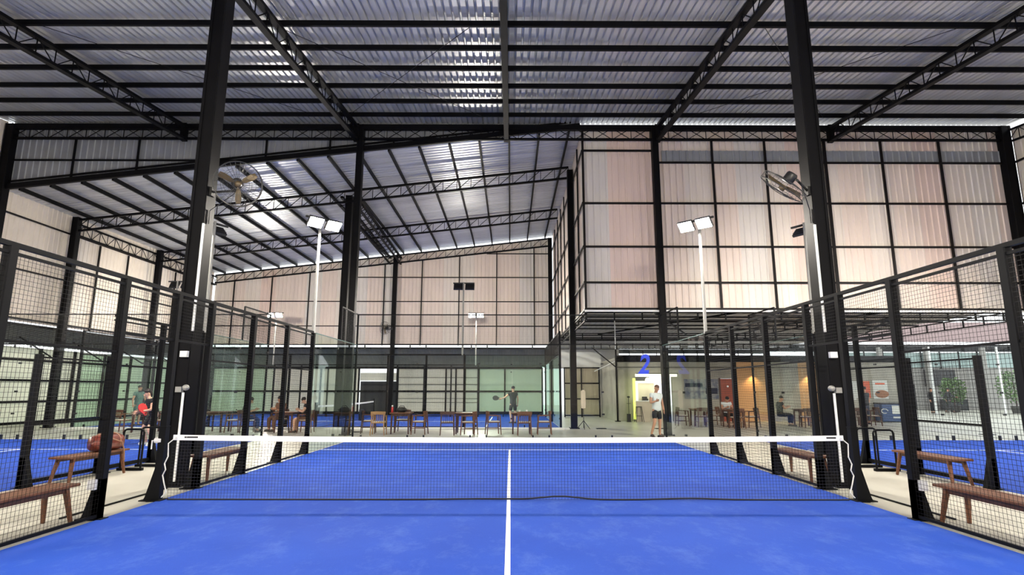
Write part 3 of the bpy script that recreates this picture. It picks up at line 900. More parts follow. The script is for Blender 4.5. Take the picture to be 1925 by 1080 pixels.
# ------------------------------------------------------------------ nets
def net(label, c, L, ax, post_h=1.03, detail=True):
    """net across the court; ax = unit vector along the net"""
    ax = Vector((*ax, 0)); c = Vector((*c, 0))
    pr = Vector((-ax.y, ax.x, 0))
    t = thing('court_net', label, 'net', c, group='court nets')
    def top(s): return .915 - .035 * (1 - s * s)
    N = 24 if detail else 6
    cell = .045 if detail else .09
    mb = MB()
    half = L / 2 - .1
    nv = round(2 * half / cell)
    for i in range(nv + 1):
        s = -1 + 2 * i / nv
        mb.tube([c + ax * half * s + Vector((0, 0, .02)), c + ax * half * s + Vector((0, 0, top(s) - .03))], .0021, 3, False)
    for k in range(20 if detail else 9):
        f = k / (20 if detail else 9)
        mb.tube([c + ax * half * (-1 + 2 * j / N) + Vector((0, 0, .02 + f * (top(-1 + 2 * j / N) - .05))) for j in range(N + 1)], .0021, 3, False)
    g = mb.build('netting', M['cord'], t); g['kind'] = 'stuff'
    mb = MB()
    for j in range(N):
        s0, s1 = -1 + 2 * j / N, -1 + 2 * (j + 1) / N
        a, b = c + ax * half * s0, c + ax * half * s1
        mb.barx(a + Vector((0, 0, top(s0) - .035)), b + Vector((0, 0, top(s1) - .035)), .016, .075)
    mb.build('top_band', M['band'], t)
    mb = MB()
    pts = []
    for j in range(61):
        s = -1 + 2 * j / 60
        lift = .012 + (.045 * math.exp(-((s * half - .75) / .35) ** 2) + .012 * math.exp(-((s * half + .3) / .8) ** 2) + .02 * math.exp(-((s * half - 2.6) / .5) ** 2) if detail else 0)
        pts.append(c + ax * half * s + Vector((0, 0, lift + .008)))
    mb.tube(pts, .012, 6)
    mb.build('bottom_cord', M['cord'], t)
    for s in (-1, 1):
        p = c + ax * (L / 2 + .045) * s
        mb = MB()
        mb.box(p + Vector((0, 0, post_h / 2)), (.1, .1, post_h))
        mb.box(p + Vector((0, 0, post_h + .006)), (.115, .115, .012))
        mb.box(p + Vector((0, 0, .01)), (.2, .2, .02))
        mb.build('net_post', M['steel2'], t)
    if detail:
        for x0, w in ((-4.62, .16), (-4.72, .03), (4.72, .14)):
            block('print_mark', (x0, -.0095, .884), (w, .003, .022), M['print'], t)
        for s in (-1, 1):
            mb = MB()
            px = c.x + s * 4.9
            mb.tube([(px - s * .06, -.03, .89), (px + s * .03, -.06, .80), (px + s * .01, -.07, .62), (px + s * .05, -.07, .52), (px + s * .02, -.08, .44),
                     (px + s * .06, -.07, .36), (px + s * .015, -.09, .25), (px - s * .02, -.08, .13), (px + s * .04, -.08, .06)], .009, 6)
            mb.build('tie_rope', M['rope'], t)
        wc = MB(); wc.lathe([(.001, .05), (.04, .05), (.045, 0), (.04, -.05), (.001, -.05)], (-5.1, -.02, .84), 12, Matrix.Rotation(PI / 2, 3, 'Y'))
        wc.tube([(-5.12, -.02, .84), (-5.17, -.06, .84), (-5.17, -.06, .72)], .01, 6)
        wc.build('crank', M['white'], t)
    return t
net('white topped black net across the middle blue court', (0, 0), 10, (1, 0))
net('white topped net of the rear court seen through the glass corner', (-8, 20.4), 10, (0, 1), detail=False)
net('white topped net of the court behind the bag bench', (-12.9, 0), 10, (1, 0), detail=False)
net('white topped net of the open-side court', (12.9, 0), 10, (1, 0), detail=False)

# ------------------------------------------------------------------ floodlights
def floodlight(label, x, y, h, facing, z0=0.0, tilt=.95, group='floodlight poles'):
    """pole with a crossbar and two floodlights; facing = compass angle of the beam"""
    t = thing('floodlight_pole', label, 'floodlight', (x, y, 0), group=group)
    mb = MB(); mb.tube([(x, y, z0), (x, y, h + .02)], [.045, .035], 10); mb.build('pole', M['pole'], t)
    d = Vector((math.cos(facing), math.sin(facing), 0)); sd = Vector((-d.y, d.x, 0))
    c = Vector((x, y, h)) + d * .12
    bar('crossbar', c - sd * .46, c + sd * .46, .05, .05, M['lamp_body'], t)
    bar('bracket', Vector((x, y, h - .05)), c + d * .02, .05, .05, M['lamp_body'], t)
    beam = (d * math.cos(tilt) - Vector((0, 0, math.sin(tilt)))).normalized()
    upv = sd.cross(beam).normalized()
    if upv.z < 0: upv = -upv
    for s in (-1, 1):
        o = c + sd * .25 * s + d * .12 - Vector((0, 0, .14))
        R = Matrix((sd, upv, beam)).transposed()
        mb = MB(); mb.box(o, (.40, .30, .07), R)
        for k in range(5): mb.box(o - beam * .05 + upv * (-.1 + .05 * k), (.36, .012, .04), R)
        fl_ = mb.build('floodlight_head', M['lamp_body'], t)
        mb = MB(); mb.box(o + beam * .038, (.36, .26, .008), R)
        mb.build('lens', M['lens'], fl_)
    return t
for sx, nm in ((-1, 'bag-bench side'), (1, 'lounge side')):
    f = PI if sx > 0 else 0
    floodlight('lit floodlight pole at the far corner of the middle court, ' + nm, sx * 5.05, 6.0, 6.0, (-PI / 4 if sx < 0 else PI + PI / 4), 3.0, .75)
    floodlight('floodlight pole of the middle court behind the photographer, ' + nm, sx * 5.05, -6.0, 6.0, (PI / 4 if sx < 0 else PI - PI / 4), 3.0, .62)
    sd = -1 if sx < 0 else 1
    floodlight('floodlight with its back turned, beside the thick column, ' + nm, sx * 7.85, 6.0, 5.95, (PI if sx < 0 else 0) - .5 * sx * -1, 3.0, .8)
    floodlight('floodlight pole of the side court behind the photographer, ' + nm, sx * 7.85, -6.0, 6.0, (PI if sx < 0 else 0), 3.0, .8)
    floodlight('outer floodlight pole of the side court, far half, ' + nm, sx * 18.0, 6.0, 6.0, (0 if sx < 0 else PI), 3.0, .8)
    floodlight('outer floodlight pole of the side court, near half, ' + nm, sx * 18.0, -6.0, 6.0, (0 if sx < 0 else PI), 3.0, .8)
floodlight('floodlight pole seen from behind in front of the rear court, above the player', -2.0, 15.4, 6.1, PI / 2, 3.0, .5)
floodlight('floodlight pole seen from behind in front of the rear court, near the cream wall', -14.3, 15.4, 6.15, PI / 2, 3.0, .5)
floodlight('lit floodlight pole at the far side of the rear court, middle of the pink wall', -2.05, 25.4, 6.1, -PI / 2, 3.0, .7)
floodlight('lit floodlight pole at the far side of the rear court, behind the wire fence', -14.1, 25.4, 6.1, -PI / 2, 3.0, .7)

# ------------------------------------------------------------------ pipes on the columns
def conduit(label, s):
    t = thing('conduit', label, 'pipe', (s * 5.5, 1.1, 0), group='white cable pipes on the thick columns')
    mb = MB(); mb.tube([(s * 5.40, 1.10, 4.45), (s * 5.40, 1.10, 2.55)], .022, 8); mb.build('upper_pipe', M['white'], t)
    mb = MB(); mb.tube([(s * 5.44, 1.08, 1.52), (s * 5.44, 1.08, .1)], .02, 8); mb.build('lower_pipe', M['white'], t)
    block('socket_box', (s * 5.5, 1.11, 2.16), (.12, .08, .1), M['white'], t)
    block('switch_box', (s * 5.52, 1.1, 1.57), (.1, .08, .09), M['pole'], t)
    mb = MB(); mb.ellipsoid((s * 5.4, 1.07, 1.6), (.06, .05, .05), 10, 6); mb.build('sensor', M['pole'], t, True)
conduit('white cable pipe with boxes on the thick column, bag-bench side', -1)
conduit('white cable pipe with boxes on the thick column, lounge side', 1)

# ------------------------------------------------------------------ wall fans
def fan(label, c, axis, attach, r=.36, group='wall fans'):
    """industrial wall fan: cage of wire hoops, three blades, motor, arm to the column; axis = direction of the air"""
    c = Vector(c); a = Vector(axis).normalized()
    u = a.cross(Vector((0, 0, 1))).normalized(); v = u.cross(a)
    t = thing('wall_fan', label, 'fan', c, group=group)
    def ring(rr, d, rad):
        return [c + a * d + (u * math.cos(k * PI / 14) + v * math.sin(k * PI / 14)) * rr for k in range(28)]
    mb = MB()
    for rr, d, rad in ((r, .06, .009), (r, -.06, .009), (r * .72, .10, .003), (r * .45, .12, .003), (r * .2, .125, .004), (r * .6, -.1, .003)):
        mb.tube(ring(rr, d, rad), rad, 5, closed=True)
    for k in range(28):
        dr = u * math.cos(k * PI / 14) + v * math.sin(k * PI / 14)
        mb.tube([c + dr * r - a * .06, c + dr * r + a * .06, c + dr * r * .72 + a * .1, c + dr * r * .2 + a * .125], .0025, 4)
        mb.tube([c + dr * r - a * .06, c + dr * r * .6 - a * .1, c + dr * r * .25 - a * .12], .0025, 4)
    g = mb.build('cage', M['fan_cage'], t)
    for k in range(3):
        b = MB(); th = k * 2 * PI / 3 + .4
        pts = []
        for (f, w) in ((.12, .05), (.35, .11), (.7, .14), (.88, .10)):
            for sgn in (-1, 1):
                an = th + sgn * w / max(f, .3)
                dr = u * math.cos(an) + v * math.sin(an)
                pts.append(c + dr * r * f + a * (.03 * sgn))
        vs = [tuple(p) for p in pts] + [tuple(p + a * .006) for p in pts]
        fs = []
        for i in range(3):
            j = 2 * i
            fs += [(j, j + 1, j + 3, j + 2), (8 + j, 8 + j + 2, 8 + j + 3, 8 + j + 1), (j, j + 2, 8 + j + 2, 8 + j), (j + 1, 8 + j + 1, 8 + j + 3, j + 3)]
        fs += [(0, 8, 9, 1), (6, 7, 15, 14)]
        b.add(vs, fs); b.build('blade', M['fan_blade'], t)
    R = Matrix((u, v, a)).transposed()
    mb = MB(); mb.lathe([(.001, .08), (.05, .08), (.06, .04), (.06, -.02), (.001, -.02)], c, 14, R); mb.build('hub', M['fan_blade'], t, True)
    mb = MB(); mb.lathe([(.001, -.09), (.09, -.09), (.1, -.12), (.1, -.24), (.085, -.27), (.001, -.27)], c, 16, R); mb.build('motor', M['fan_body'], t, True)
    at = Vector(attach); m0 = c - a * .2
    mb = MB(); mb.tube([m0, m0 - v * .14, at], .022, 8); mb.box(at, (.06, .12, .16)); mb.build('wall_arm', M['fan_body'], t)
    mb = MB(); mb.tube([m0 - v * .02, m0 - v * .2 + u * .03, at - Vector((0, 0, .35)), at - Vector((0, 0, .6))], .008, 5); mb.build('cable', M['black'], t)
fan('black wall fan facing into the hall on the bag-side column', (-4.88, 1.15, 5.2), (.45, -.75, -.35), (-5.42, 1.3, 5.1), .40)
fan('black wall fan seen edge-on, tilted down, on the lounge-side column', (4.93, 1.15, 5.18), (-.53, .41, -.75), (5.42, 1.25, 5.12), .42)
fan('small wall fan on the rear wall column above the lean-to', (-7.95, 27.2, 5.4), (-.6, -.8, -.1), (-7.55, 27.45, 5.4), .4)

# ------------------------------------------------------------------ benches and the bag
def bench_proto():
    t = thing('wooden_bench', 'b', 'bench', group='teak benches in the corridors')
    mb = MB(); mb.box((0, 0, .435), (.36, 1.52, .035)); mb.build('seat', M['wood'], t, bevel=.008)
    for s in (-1, 1):
        mb = MB(); mb.box((s * .12, 0, .39), (.025, 1.3, .06)); mb.build('apron', M['wood_d'], t)
    for sx in (-1, 1):
        for sy in (-1, 1):
            mb = MB(); mb.barx((sx * .12, sy * .6, .42), (sx * .165, sy * .69, 0), .055, .055, (0, 1, 0), .035, .035)
            mb.build('leg', M['wood'], t, bevel=.004)
    return t
bench = bench_proto(); index_kids(); used = []
for (x, y, lab) in ((-5.37, -2.1, 'teak bench against the near fence, below the bag bench'), (-7.5, 2.02, 'teak bench carrying the red brown bag'),
                    (-5.37, 2.34, 'teak bench behind the net post beside the column, bag side'), (5.37, -2.06, 'teak bench against the near fence on the lounge side'),
                    (7.5, 1.9, 'empty teak bench across the corridor in front of the open-side court'), (5.37, 2.3, 'teak bench behind the net, beside the lounge-side column')):
    place(bench, used, (x, y, 0), 0, lab)

t = thing('duffel_bag', 'shiny red brown leather duffel bag lying on the bench', 'bag', (-7.5, 2.35, .455))
mb = MB()
pr = []
NB = 12
for i in range(NB + 1):
    u_ = i / NB; yy = 1.98 + .76 * u_
    k = (1 - abs(2 * u_ - 1) ** 5) ** .4
    rx, rz = .16 * max(k, .05), .15 * max(k, .05) * (1 + .06 * math.sin(u_ * 9))
    pr.append((yy, rx, rz))
vs, fs = [], []
for yy, rx, rz in pr:
    for k in range(16):
        a_ = 2 * PI * k / 16
        z_ = math.copysign(abs(math.sin(a_)) ** .75, math.sin(a_)); x_ = math.copysign(abs(math.cos(a_)) ** .7, math.cos(a_))
        vs.append((-7.5 + rx * x_, yy, .455 + max(.0, .14 + rz * z_ * (1.0 if z_ > 0 else .95))))
for i in range(NB):
    for k in range(16):
        k2 = (k + 1) % 16
        fs.append((i * 16 + k, i * 16 + k2, (i + 1) * 16 + k2, (i + 1) * 16 + k))
mb.add(vs, fs); mb.build('body', M['bag'], t, True)
for yy in (2.2, 2.52):
    mb = MB(); mb.tube([(-7.5 + .157 * math.cos(a_), yy, .6 + .165 * math.sin(a_)) for a_ in [PI * (-.1 + .12 * i) for i in range(11)]], .014, 5); mb.build('strap', M['strap'], t)
mb = MB(); mb.tube([(-7.38, 2.2, .72), (-7.32, 2.3, .66), (-7.31, 2.42, .62), (-7.32, 2.52, .60), (-7.30, 2.58, .45), (-7.29, 2.6, .25)], .012, 5); mb.build('shoulder_strap', M['strap'], t)
mb = MB(); mb.tube([(-7.5, 2.02, .735), (-7.5, 2.36, .775), (-7.5, 2.7, .735)], .008, 5); mb.build('zipper', M['strap'], t)

# low tubular barriers at the side-court gates
for s, nm in ((-1, 'bag bench'), (1, 'empty bench')):
    for k, (y0) in enumerate((3.05, 3.6)):
        t = thing('low_barrier', ('first' if k == 0 else 'second') + ' low black tubular hoop past the ' + nm, 'barrier', (s * 7.5, y0, 0), group='low tubular hoops in the corridors')
        mb = MB()
        h, wd, rc = .79, .40, .06
        x0 = s * 7.45
        pts = [(x0 - wd / 2, y0, .02), (x0 - wd / 2, y0, h - rc), (x0 - wd / 2 + .02, y0, h - .02), (x0 - wd / 2 + rc, y0, h), (x0 + wd / 2 - rc, y0, h), (x0 + wd / 2 - .02, y0, h - .02), (x0 + wd / 2, y0, h - rc), (x0 + wd / 2, y0, .02)]
        mb.tube(pts, .02, 8); mb.build('hoop', M['steel2'], t)
        bar('foot_bar', (x0 - wd / 2 - .05, y0, .03), (x0 + wd / 2 + .05, y0, .03), .06, .05, M['steel2'], t)

# ------------------------------------------------------------------ chairs and tables
def chair_proto(wood, label):
    t = thing('wooden_armchair', label, 'chair', group='wooden armchairs')
    mb = MB(); mb.box((0, .0, .43), (.47, .45, .035)); mb.build('seat', wood, t, bevel=.006)
    mb = MB(); mb.box((0, .01, .455), (.42, .38, .03)); mb.build('cushion', M['cushion'], t, bevel=.01)
    for sx in (-1, 1):
        mb = MB(); mb.barx((sx * .22, .19, .66), (sx * .25, .23, 0), .04, .04, (0, 1, 0), .03, .03); mb.build('leg', wood, t)
        mb = MB(); mb.barx((sx * .2, -.22, .78), (sx * .24, -.27, 0), .04, .04, (0, 1, 0), .03, .03); mb.build('leg', wood, t)
        mb = MB(); mb.barx((sx * .225, -.22, .67), (sx * .23, .21, .655), .05, .028); mb.build('armrest', wood, t)
    mb = MB()
    for i in range(8):
        a0, a1 = -1 + i * .25, -1 + (i + 1) * .25
        f = lambda a: (a * .25, -.25 + .07 * a * a - .02, .755 + .012 * (1 - a * a))
        mb.barx(f(a0), f(a1), .028, .11)
    mb.build('backrest', wood, t)
    for i in range(5):
        x = -.14 + .07 * i
        mb = MB(); mb.barx((x, -.25, .71), (x * .95, -.2, .44), .018, .014, (0, 1, 0)); mb.build('spindle', wood, t)
    for sx in (-1, 1):
        mb = MB(); mb.barx((sx * .235, .2, .22), (sx * .235, -.24, .22), .022, .022); mb.build('stretcher', wood, t)
    return t
def table_proto():
    t = thing('wooden_table', 'tt', 'table', group='wooden tables')
    mb = MB(); mb.box((0, 0, .735), (.75, .75, .035)); mb.build('tabletop', M['wood'], t, bevel=.006)
    mb = MB(); mb.box((0, .0, .68), (.62, .62, .07)); mb.build('apron', M['wood_d'], t)
    for sx in (-1, 1):
        for sy in (-1, 1):
            mb = MB(); mb.barx((sx * .3, sy * .3, .7), (sx * .31, sy * .31, 0), .06, .06, (0, 1, 0), .045, .045); mb.build('leg', M['wood_d'], t)
    return t
chair = chair_proto(M['wood'], 'c'); chair_l = chair_proto(M['wood_l'], 'cl'); chair_d = chair_proto(M['wood_d'], 'cd'); table = table_proto()
index_kids()
uc, ucl, ucd, ut = [], [], [], []
R_, L_, B_, F_ = -PI / 2, PI / 2, 0.0, PI       # facing: chair front is local +Y
T = [((-3.95, 12.65), 'table with a black bag and a red bottle behind the rear glass'), ((-1.62, 12.7), 'bare wooden table behind the rear glass, between two chair groups'),
     ((.42, 12.7), 'wooden table behind the rear glass in front of the rear court player'), ((-8.35, 13.2), 'table of the two seated people in the gap beside the glass corner'),
     ((-13.6, 13.2), 'wooden table behind the bag-side court, below the man in grey green'), ((-11.0, 13.3), 'wooden table behind the thick column on the bag side'),
     ((8.5, 17.4), 'lounge table near the service window'), ((9.6, 16.4), 'lounge table in front of the orange brown door'), ((13.0, 17.0), 'lounge table before the warm lit wall'),
     ((15.6, 17.6), 'lounge table below the white notice boards')]
for (x, y), lab in T: place(table, ut, (x, y, 0), 0, lab)
CH = [(chair_d, ucd, -5.15, 12.75, R_ + .15, 'dark armchair with a navy jacket, beside the bag table'),
      (chair_l, ucl, -4.62, 11.95, .05, 'honey coloured armchair seen from behind near the glass corner'),
      (chair_d, ucd, -4.05, 13.5, F_, 'dark armchair on the far side of the bag table'),
      (chair, uc, -3.25, 12.35, L_ - .1, 'armchair facing the bag table from the bare gap side'),
      (chair_d, ucd, -2.2, 11.95, .08, 'dark armchair seen from behind at the bare table'),
      (chair, uc, -1.45, 12.05, L_ - .2, 'armchair with white cushion right of the bare table'),
      (chair, uc, -.58, 12.3, R_ + .2, 'armchair with white cushion left of the player table'),
      (chair, uc, .52, 11.92, .0, 'red brown armchair seen from behind below the rear court player'),
      (chair, uc, 1.22, 12.35, L_, 'armchair last of the row towards the folded umbrella'),
      (chair, uc, -7.6, 13.1, L_ + .1, 'armchair of the seated person in black, beside the fence post'),
      (chair_d, ucd, -8.9, 13.9, F_ - .4, 'armchair of the seated person facing the camera'),
      (chair_d, ucd, -9.7, 13.0, R_ + .5, 'armchair of the grey clad pair behind the tinted glass'),
      (chair, uc, -14.4, 13.1, R_, 'armchair left of the table below the man in grey green'),
      (chair, uc, -12.8, 13.1, L_, 'armchair right of the table below the man in grey green'),
      (chair_d, ucd, -11.7, 13.1, R_, 'armchair left of the table behind the thick column'),
      (chair, uc, -10.3, 13.2, L_, 'armchair right of the table behind the thick column'),
      (chair_d, ucd, 7.7, 17.3, R_, 'lounge armchair nearest the service window'),
      (chair_d, ucd, 8.35, 16.7, 0, 'lounge armchair seen from behind below the blue photo prints'),
      (chair, uc, 9.2, 17.7, L_, 'lounge armchair right of the window table'),
      (chair, uc, 9.5, 15.7, 0, 'lounge armchair seen from behind in front of the orange brown door'),
      (chair_d, ucd, 10.4, 16.4, L_, 'lounge armchair right of the door table'),
      (chair_d, ucd, 12.7, 16.2, 0, 'lounge armchair seen from behind before the warm lit wall'),
      (chair, uc, 13.8, 17.0, L_, 'lounge armchair right of the warm wall table'),
      (chair_d, ucd, 15.2, 16.8, 0, 'lounge armchair below the white notice boards'),
      (chair_d, ucd, 16.3, 17.5, L_, 'lounge armchair between notice boards and freezer')]
for pr_, us, x, y, rz, lab in CH: place(pr_, us, (x, y, 0), rz, lab)

def small(name, label, cat, mb, m, smooth=False):
    return tag(mb.build(name, m, None, smooth), label, cat)
mb = MB(); mb.ellipsoid((-3.95, 12.6, .84), (.2, .13, .11), 12, 8); mb.tube([(-4.08, 12.6, .9), (-4.0, 12.6, .99), (-3.88, 12.6, .99), (-3.82, 12.6, .9)], .012, 6)
small('gym_bag', 'lumpy black bag on the table behind the rear glass', 'bag', mb, M['black'], True)
t = thing('water_bottle', 'red bottle with white cap beside the black bag', 'bottle', (-4.27, 12.5, .7525))
mb = MB(); mb.lathe([(.001, 0), (.04, 0), (.042, .02), (.042, .17), (.025, .21), (.001, .21)], (-4.27, 12.5, .7525), 12); mb.build('bottle_body', M['red'], t, True)
mb = MB(); mb.lathe([(.028, .205), (.028, .26), (.001, .26)], (-4.27, 12.5, .7525), 10); mb.build('cap', M['white'], t)
mb = MB(); mb.box((-5.42, 12.72, .64), (.05, .44, .36)); mb.box((-5.48, 12.72, .62), (.03, .42, .3)); mb.box((-5.45, 12.72, .83), (.1, .40, .03))
small('jacket', 'navy jacket hung over the back of the dark armchair', 'jacket', mb, M['c_navy'])
for x, y, lab in ((.35, 12.55, 'white cup on the table of the rear court player'), (.62, 12.62, 'second white cup on the player table'), (-8.5, 13.05, 'white cup in front of the seated pair'), (9.8, 16.3, 'white cup on the door table')):
    mb = MB(); mb.lathe([(.001, 0), (.03, 0), (.04, .09), (.036, .09), (.028, .01), (.001, .01)], (x, y, .7525), 10); small('cup', lab, 'cup', mb, M['white'], True)

# ------------------------------------------------------------------ people
def skin_obj(name, verts, edges, radii, m, parent, sub=1):
    me = bpy.data.meshes.new(name)
    me.from_pydata([tuple(v) for v in verts], edges, [])
    me.materials.append(m)
    o = bpy.data.objects.new(name, me)
    link(o, WM[parent.name].copy(), parent)
    sk = o.modifiers.new('skin', 'SKIN'); sk.use_smooth_shade = True
    for i, d in enumerate(me.skin_vertices[0].data):
        r = radii[i]; d.radius = (r, r) if not isinstance(r, tuple) else r
    me.skin_vertices[0].data[0].use_root = True
    sb = o.modifiers.new('smooth', 'SUBSURF'); sb.levels = sub; sb.render_levels = sub
    return o

STAND = dict(pel=(0, 0, .95), sp=(0, .01, 1.14), ch=(0, .0, 1.34), nk=(0, .0, 1.48), hd=(0, .02, 1.62), tp=(0, .01, 1.71),
             sl=(-.18, 0, 1.40), el=(-.24, -.02, 1.12), wl=(-.25, .06, .88), sr=(.18, 0, 1.40), er=(.24, -.02, 1.12), wr=(.25, .06, .88),
             hl=(-.09, 0, .90), kl=(-.10, .02, .50), al=(-.10, -.02, .09), tl=(-.12, .14, .04), hr=(.09, 0, .90), kr=(.10, .02, .50), ar=(.10, -.02, .09), tr=(.12, .14, .04))
def pose(**kw):
    d = dict(STAND); d.update(kw); return d
BR = dict(pel=(.125, .10), sp=(.125, .095), ch=(.135, .1), nk=.052, hd=.082, tp=.062, sl=.062, el=.042, wl=.029, sr=.062, er=.042, wr=.029,
          hl=.085, kl=.056, al=.038, tl=.034, hr=.085, kr=.056, ar=.038, tr=.034)
EDG = [('pel', 'sp'), ('sp', 'ch'), ('ch', 'nk'), ('nk', 'hd'), ('hd', 'tp'), ('ch', 'sl'), ('sl', 'el'), ('el', 'wl'), ('ch', 'sr'), ('sr', 'er'), ('er', 'wr'),
       ('pel', 'hl'), ('hl', 'kl'), ('kl', 'al'), ('al', 'tl'), ('pel', 'hr'), ('hr', 'kr'), ('kr', 'ar'), ('ar', 'tr')]
def lerp(a, b, f): return tuple(a[i] + (b[i] - a[i]) * f for i in range(3))

def person(label, loc, rz, P, top, bottom, long_leg=False, skin='skin', hair='hair', long_hair=False, shoe='c_shoe', sleeves=.5, scale=1.0):
    t = thing('person', label, 'person', loc, rz, group=None)
    if scale != 1.0: P = {k: tuple(c * scale for c in v) for k, v in P.items()}
    keys = list(P.keys())
    skin_obj('body', [P[k] for k in keys], [(keys.index(a), keys.index(b)) for a, b in EDG], [BR[k] for k in keys], M[skin], t, 2)
    g = lambda r, f=1.16, add=.012: tuple(x * f + add for x in r) if isinstance(r, tuple) else r * f + add
    # shirt: torso and sleeves
    v = dict(pel=lerp(P['pel'], P['sp'], -.65), sp=P['sp'], ch=P['ch'], nb=lerp(P['ch'], P['nk'], .72), sl=P['sl'], sr=P['sr'], el=lerp(P['sl'], P['el'], sleeves if sleeves <= 1 else 1), er=lerp(P['sr'], P['er'], sleeves if sleeves <= 1 else 1))
    e = [('pel', 'sp'), ('sp', 'ch'), ('ch', 'nb'), ('ch', 'sl'), ('ch', 'sr'), ('sl', 'el'), ('sr', 'er')]
    r = dict(pel=(.185, .155), sp=(.155, .125), ch=(.185, .14), nb=.096, sl=g(BR['sl'], 1.2), sr=g(BR['sr'], 1.2), el=.064, er=.064)
    if sleeves > 1:
        v['wl'] = lerp(P['el'], P['wl'], .9); v['wr'] = lerp(P['er'], P['wr'], .9); e += [('el', 'wl'), ('er', 'wr')]; r['wl'] = r['wr'] = .042
    ks = list(v.keys())
    skin_obj('shirt', [v[k] for k in ks], [(ks.index(a), ks.index(b)) for a, b in e], [r[k] for k in ks], M[top], t, 2)
    v = dict(pel=P['pel'], ws=lerp(P['pel'], P['sp'], .3), hl=P['hl'], hr=P['hr'], kl=lerp(P['hl'], P['kl'], 1 if long_leg else .85), kr=lerp(P['hr'], P['kr'], 1 if long_leg else .85))
    e = [('pel', 'ws'), ('pel', 'hl'), ('pel', 'hr'), ('hl', 'kl'), ('hr', 'kr')]
    r = dict(pel=(.14, .115), ws=(.132, .108), hl=g(BR['hl'], 1.1), hr=g(BR['hr'], 1.1), kl=.082, kr=.082)
    if long_leg:
        v['al'] = lerp(P['kl'], P['al'], .92); v['ar'] = lerp(P['kr'], P['ar'], .92); e += [('kl', 'al'), ('kr', 'ar')]; r['al'] = r['ar'] = .06
    ks = list(v.keys())
    skin_obj('trousers' if long_leg else 'shorts', [v[k] for k in ks], [(ks.index(a), ks.index(b)) for a, b in e], [r[k] for k in ks], M[bottom], t, 2)
    W = WM[t.name]
    # head details in the frame of the head
    hd = Vector(P['hd']); nk = Vector(P['nk']); upv = (hd - nk).normalized()
    f0 = Vector((0, 1, 0)); f = (f0 - upv * f0.dot(upv)).normalized(); sdv = f.cross(upv)
    def at(s, fr, u_): return hd + sdv * s + f * fr + upv * u_
    R = Matrix((sdv, f, upv)).transposed()
    mb = MB(); mb.ellipsoid(at(0, -.028, .05), (.087, .09, .078), 14, 8, R)
    if long_hair: mb.ellipsoid(at(0, -.085, -.02), (.06, .05, .12), 10, 8, R)
    mb.build('hair', M[hair], t, True, W)
    for s in (-1, 1):
        mb = MB(); mb.ellipsoid(at(s * .032, .082, .0), (.011, .008, .009), 8, 6, R); mb.build('eye', M['eye'], t, True, W)
        mb = MB(); mb.ellipsoid(at(s * .084, -.005, -.01), (.012, .022, .032), 8, 6, R); mb.build('ear', M[skin], t, True, W)
    mb = MB(); mb.ellipsoid(at(0, .09, -.025), (.014, .02, .025), 8, 6, R); mb.build('nose', M[skin], t, True, W)
    mb = MB(); mb.ellipsoid(at(0, .08, -.062), (.026, .01, .008), 8, 6, R); mb.build('mouth', M['lip'], t, True, W)
    for s, e_, w_ in ((-1, 'el', 'wl'), (1, 'er', 'wr')):     # hands: palm, four unequal fingers bent at the knuckle, thumb from the side
        w0 = Vector(P[w_]); d = (w0 - Vector(P[e_])).normalized()
        sv = d.cross(Vector((0, 1, 0)) if abs(d.y) < .8 else Vector((1, 0, 0))).normalized(); nv = sv.cross(d)
        mb = MB()
        mb.barx(w0, w0 + d * .085, .055, .028, nv, .075, .024)
        for i, (o, L) in enumerate(((-.028, .07), (-.009, .08), (.01, .075), (.028, .058))):
            a = w0 + d * .08 + sv * o
            b = a + d * L * .5 + nv * .008; c_ = b + d * L * .38 + nv * .028
            mb.tube([a, b, c_], [.0095, .009, .007], 6)
        a = w0 + d * .03 + sv * -.03; mb.tube([a, a + d * .03 - sv * .028 + nv * .01, a + d * .06 - sv * .03 + nv * .022], [.012, .011, .008], 6)
        mb.build('hand', M[skin], t, True, W)
    for a_, t_ in (('al', 'tl'), ('ar', 'tr')):
        A, Tt = Vector(P[a_]), Vector(P[t_])
        d = Tt - A; d.z = 0
        d = d.normalized() if d.length > .01 else Vector((0, 1, 0))
        c = A + d * .07; z0 = A.z - .09
        mb = MB()
        ang = math.atan2(d.y, d.x)
        Rz = Matrix.Rotation(ang, 3, 'Z')
        mb.ellipsoid((c.x, c.y, z0 + .045), (.14, .052, .05), 12, 8, Rz); mb.box((c.x, c.y, z0 + .012), (.25, .085, .024), Rz)
        mb.build('shoe', M[shoe], t, True, W)
    return t
G = lambda n: None
SIT = pose(pel=(0, -.08, .52), sp=(0, -.09, .72), ch=(0, -.06, .93), nk=(0, -.02, 1.07), hd=(0, .03, 1.20), tp=(0, .03, 1.29), sl=(-.18, -.05, .99), sr=(.18, -.05, .99),
           el=(-.23, .05, .75), er=(.23, .05, .75), wl=(-.1, .26, .82), wr=(.1, .26, .82), hl=(-.09, -.04, .50), hr=(.09, -.04, .50), kl=(-.12, .38, .50), kr=(.12, .38, .50),
           al=(-.12, .36, .09), ar=(.12, .36, .09), tl=(-.13, .5, .04), tr=(.13, .5, .04))
SIT2 = dict(SIT); SIT2.update(hd=(0, .1, 1.16), tp=(0, .13, 1.24), nk=(0, .02, 1.05), ch=(0, -.02, .91))
man = pose(kl=(-.09, .03, .50), kr=(.16, .12, .52), ar=(.22, -.02, .11), tr=(.24, .14, .04), er=(.26, .06, 1.14), wr=(.16, .24, 1.2), hd=(-.03, .03, 1.62))
person('man in a white shirt and black shorts walking behind the rear glass', (5.0, 11.15, 0), PI + .3, man, 'c_white', 'c_black', skin='skin2', hair='hair2', scale=1.0)
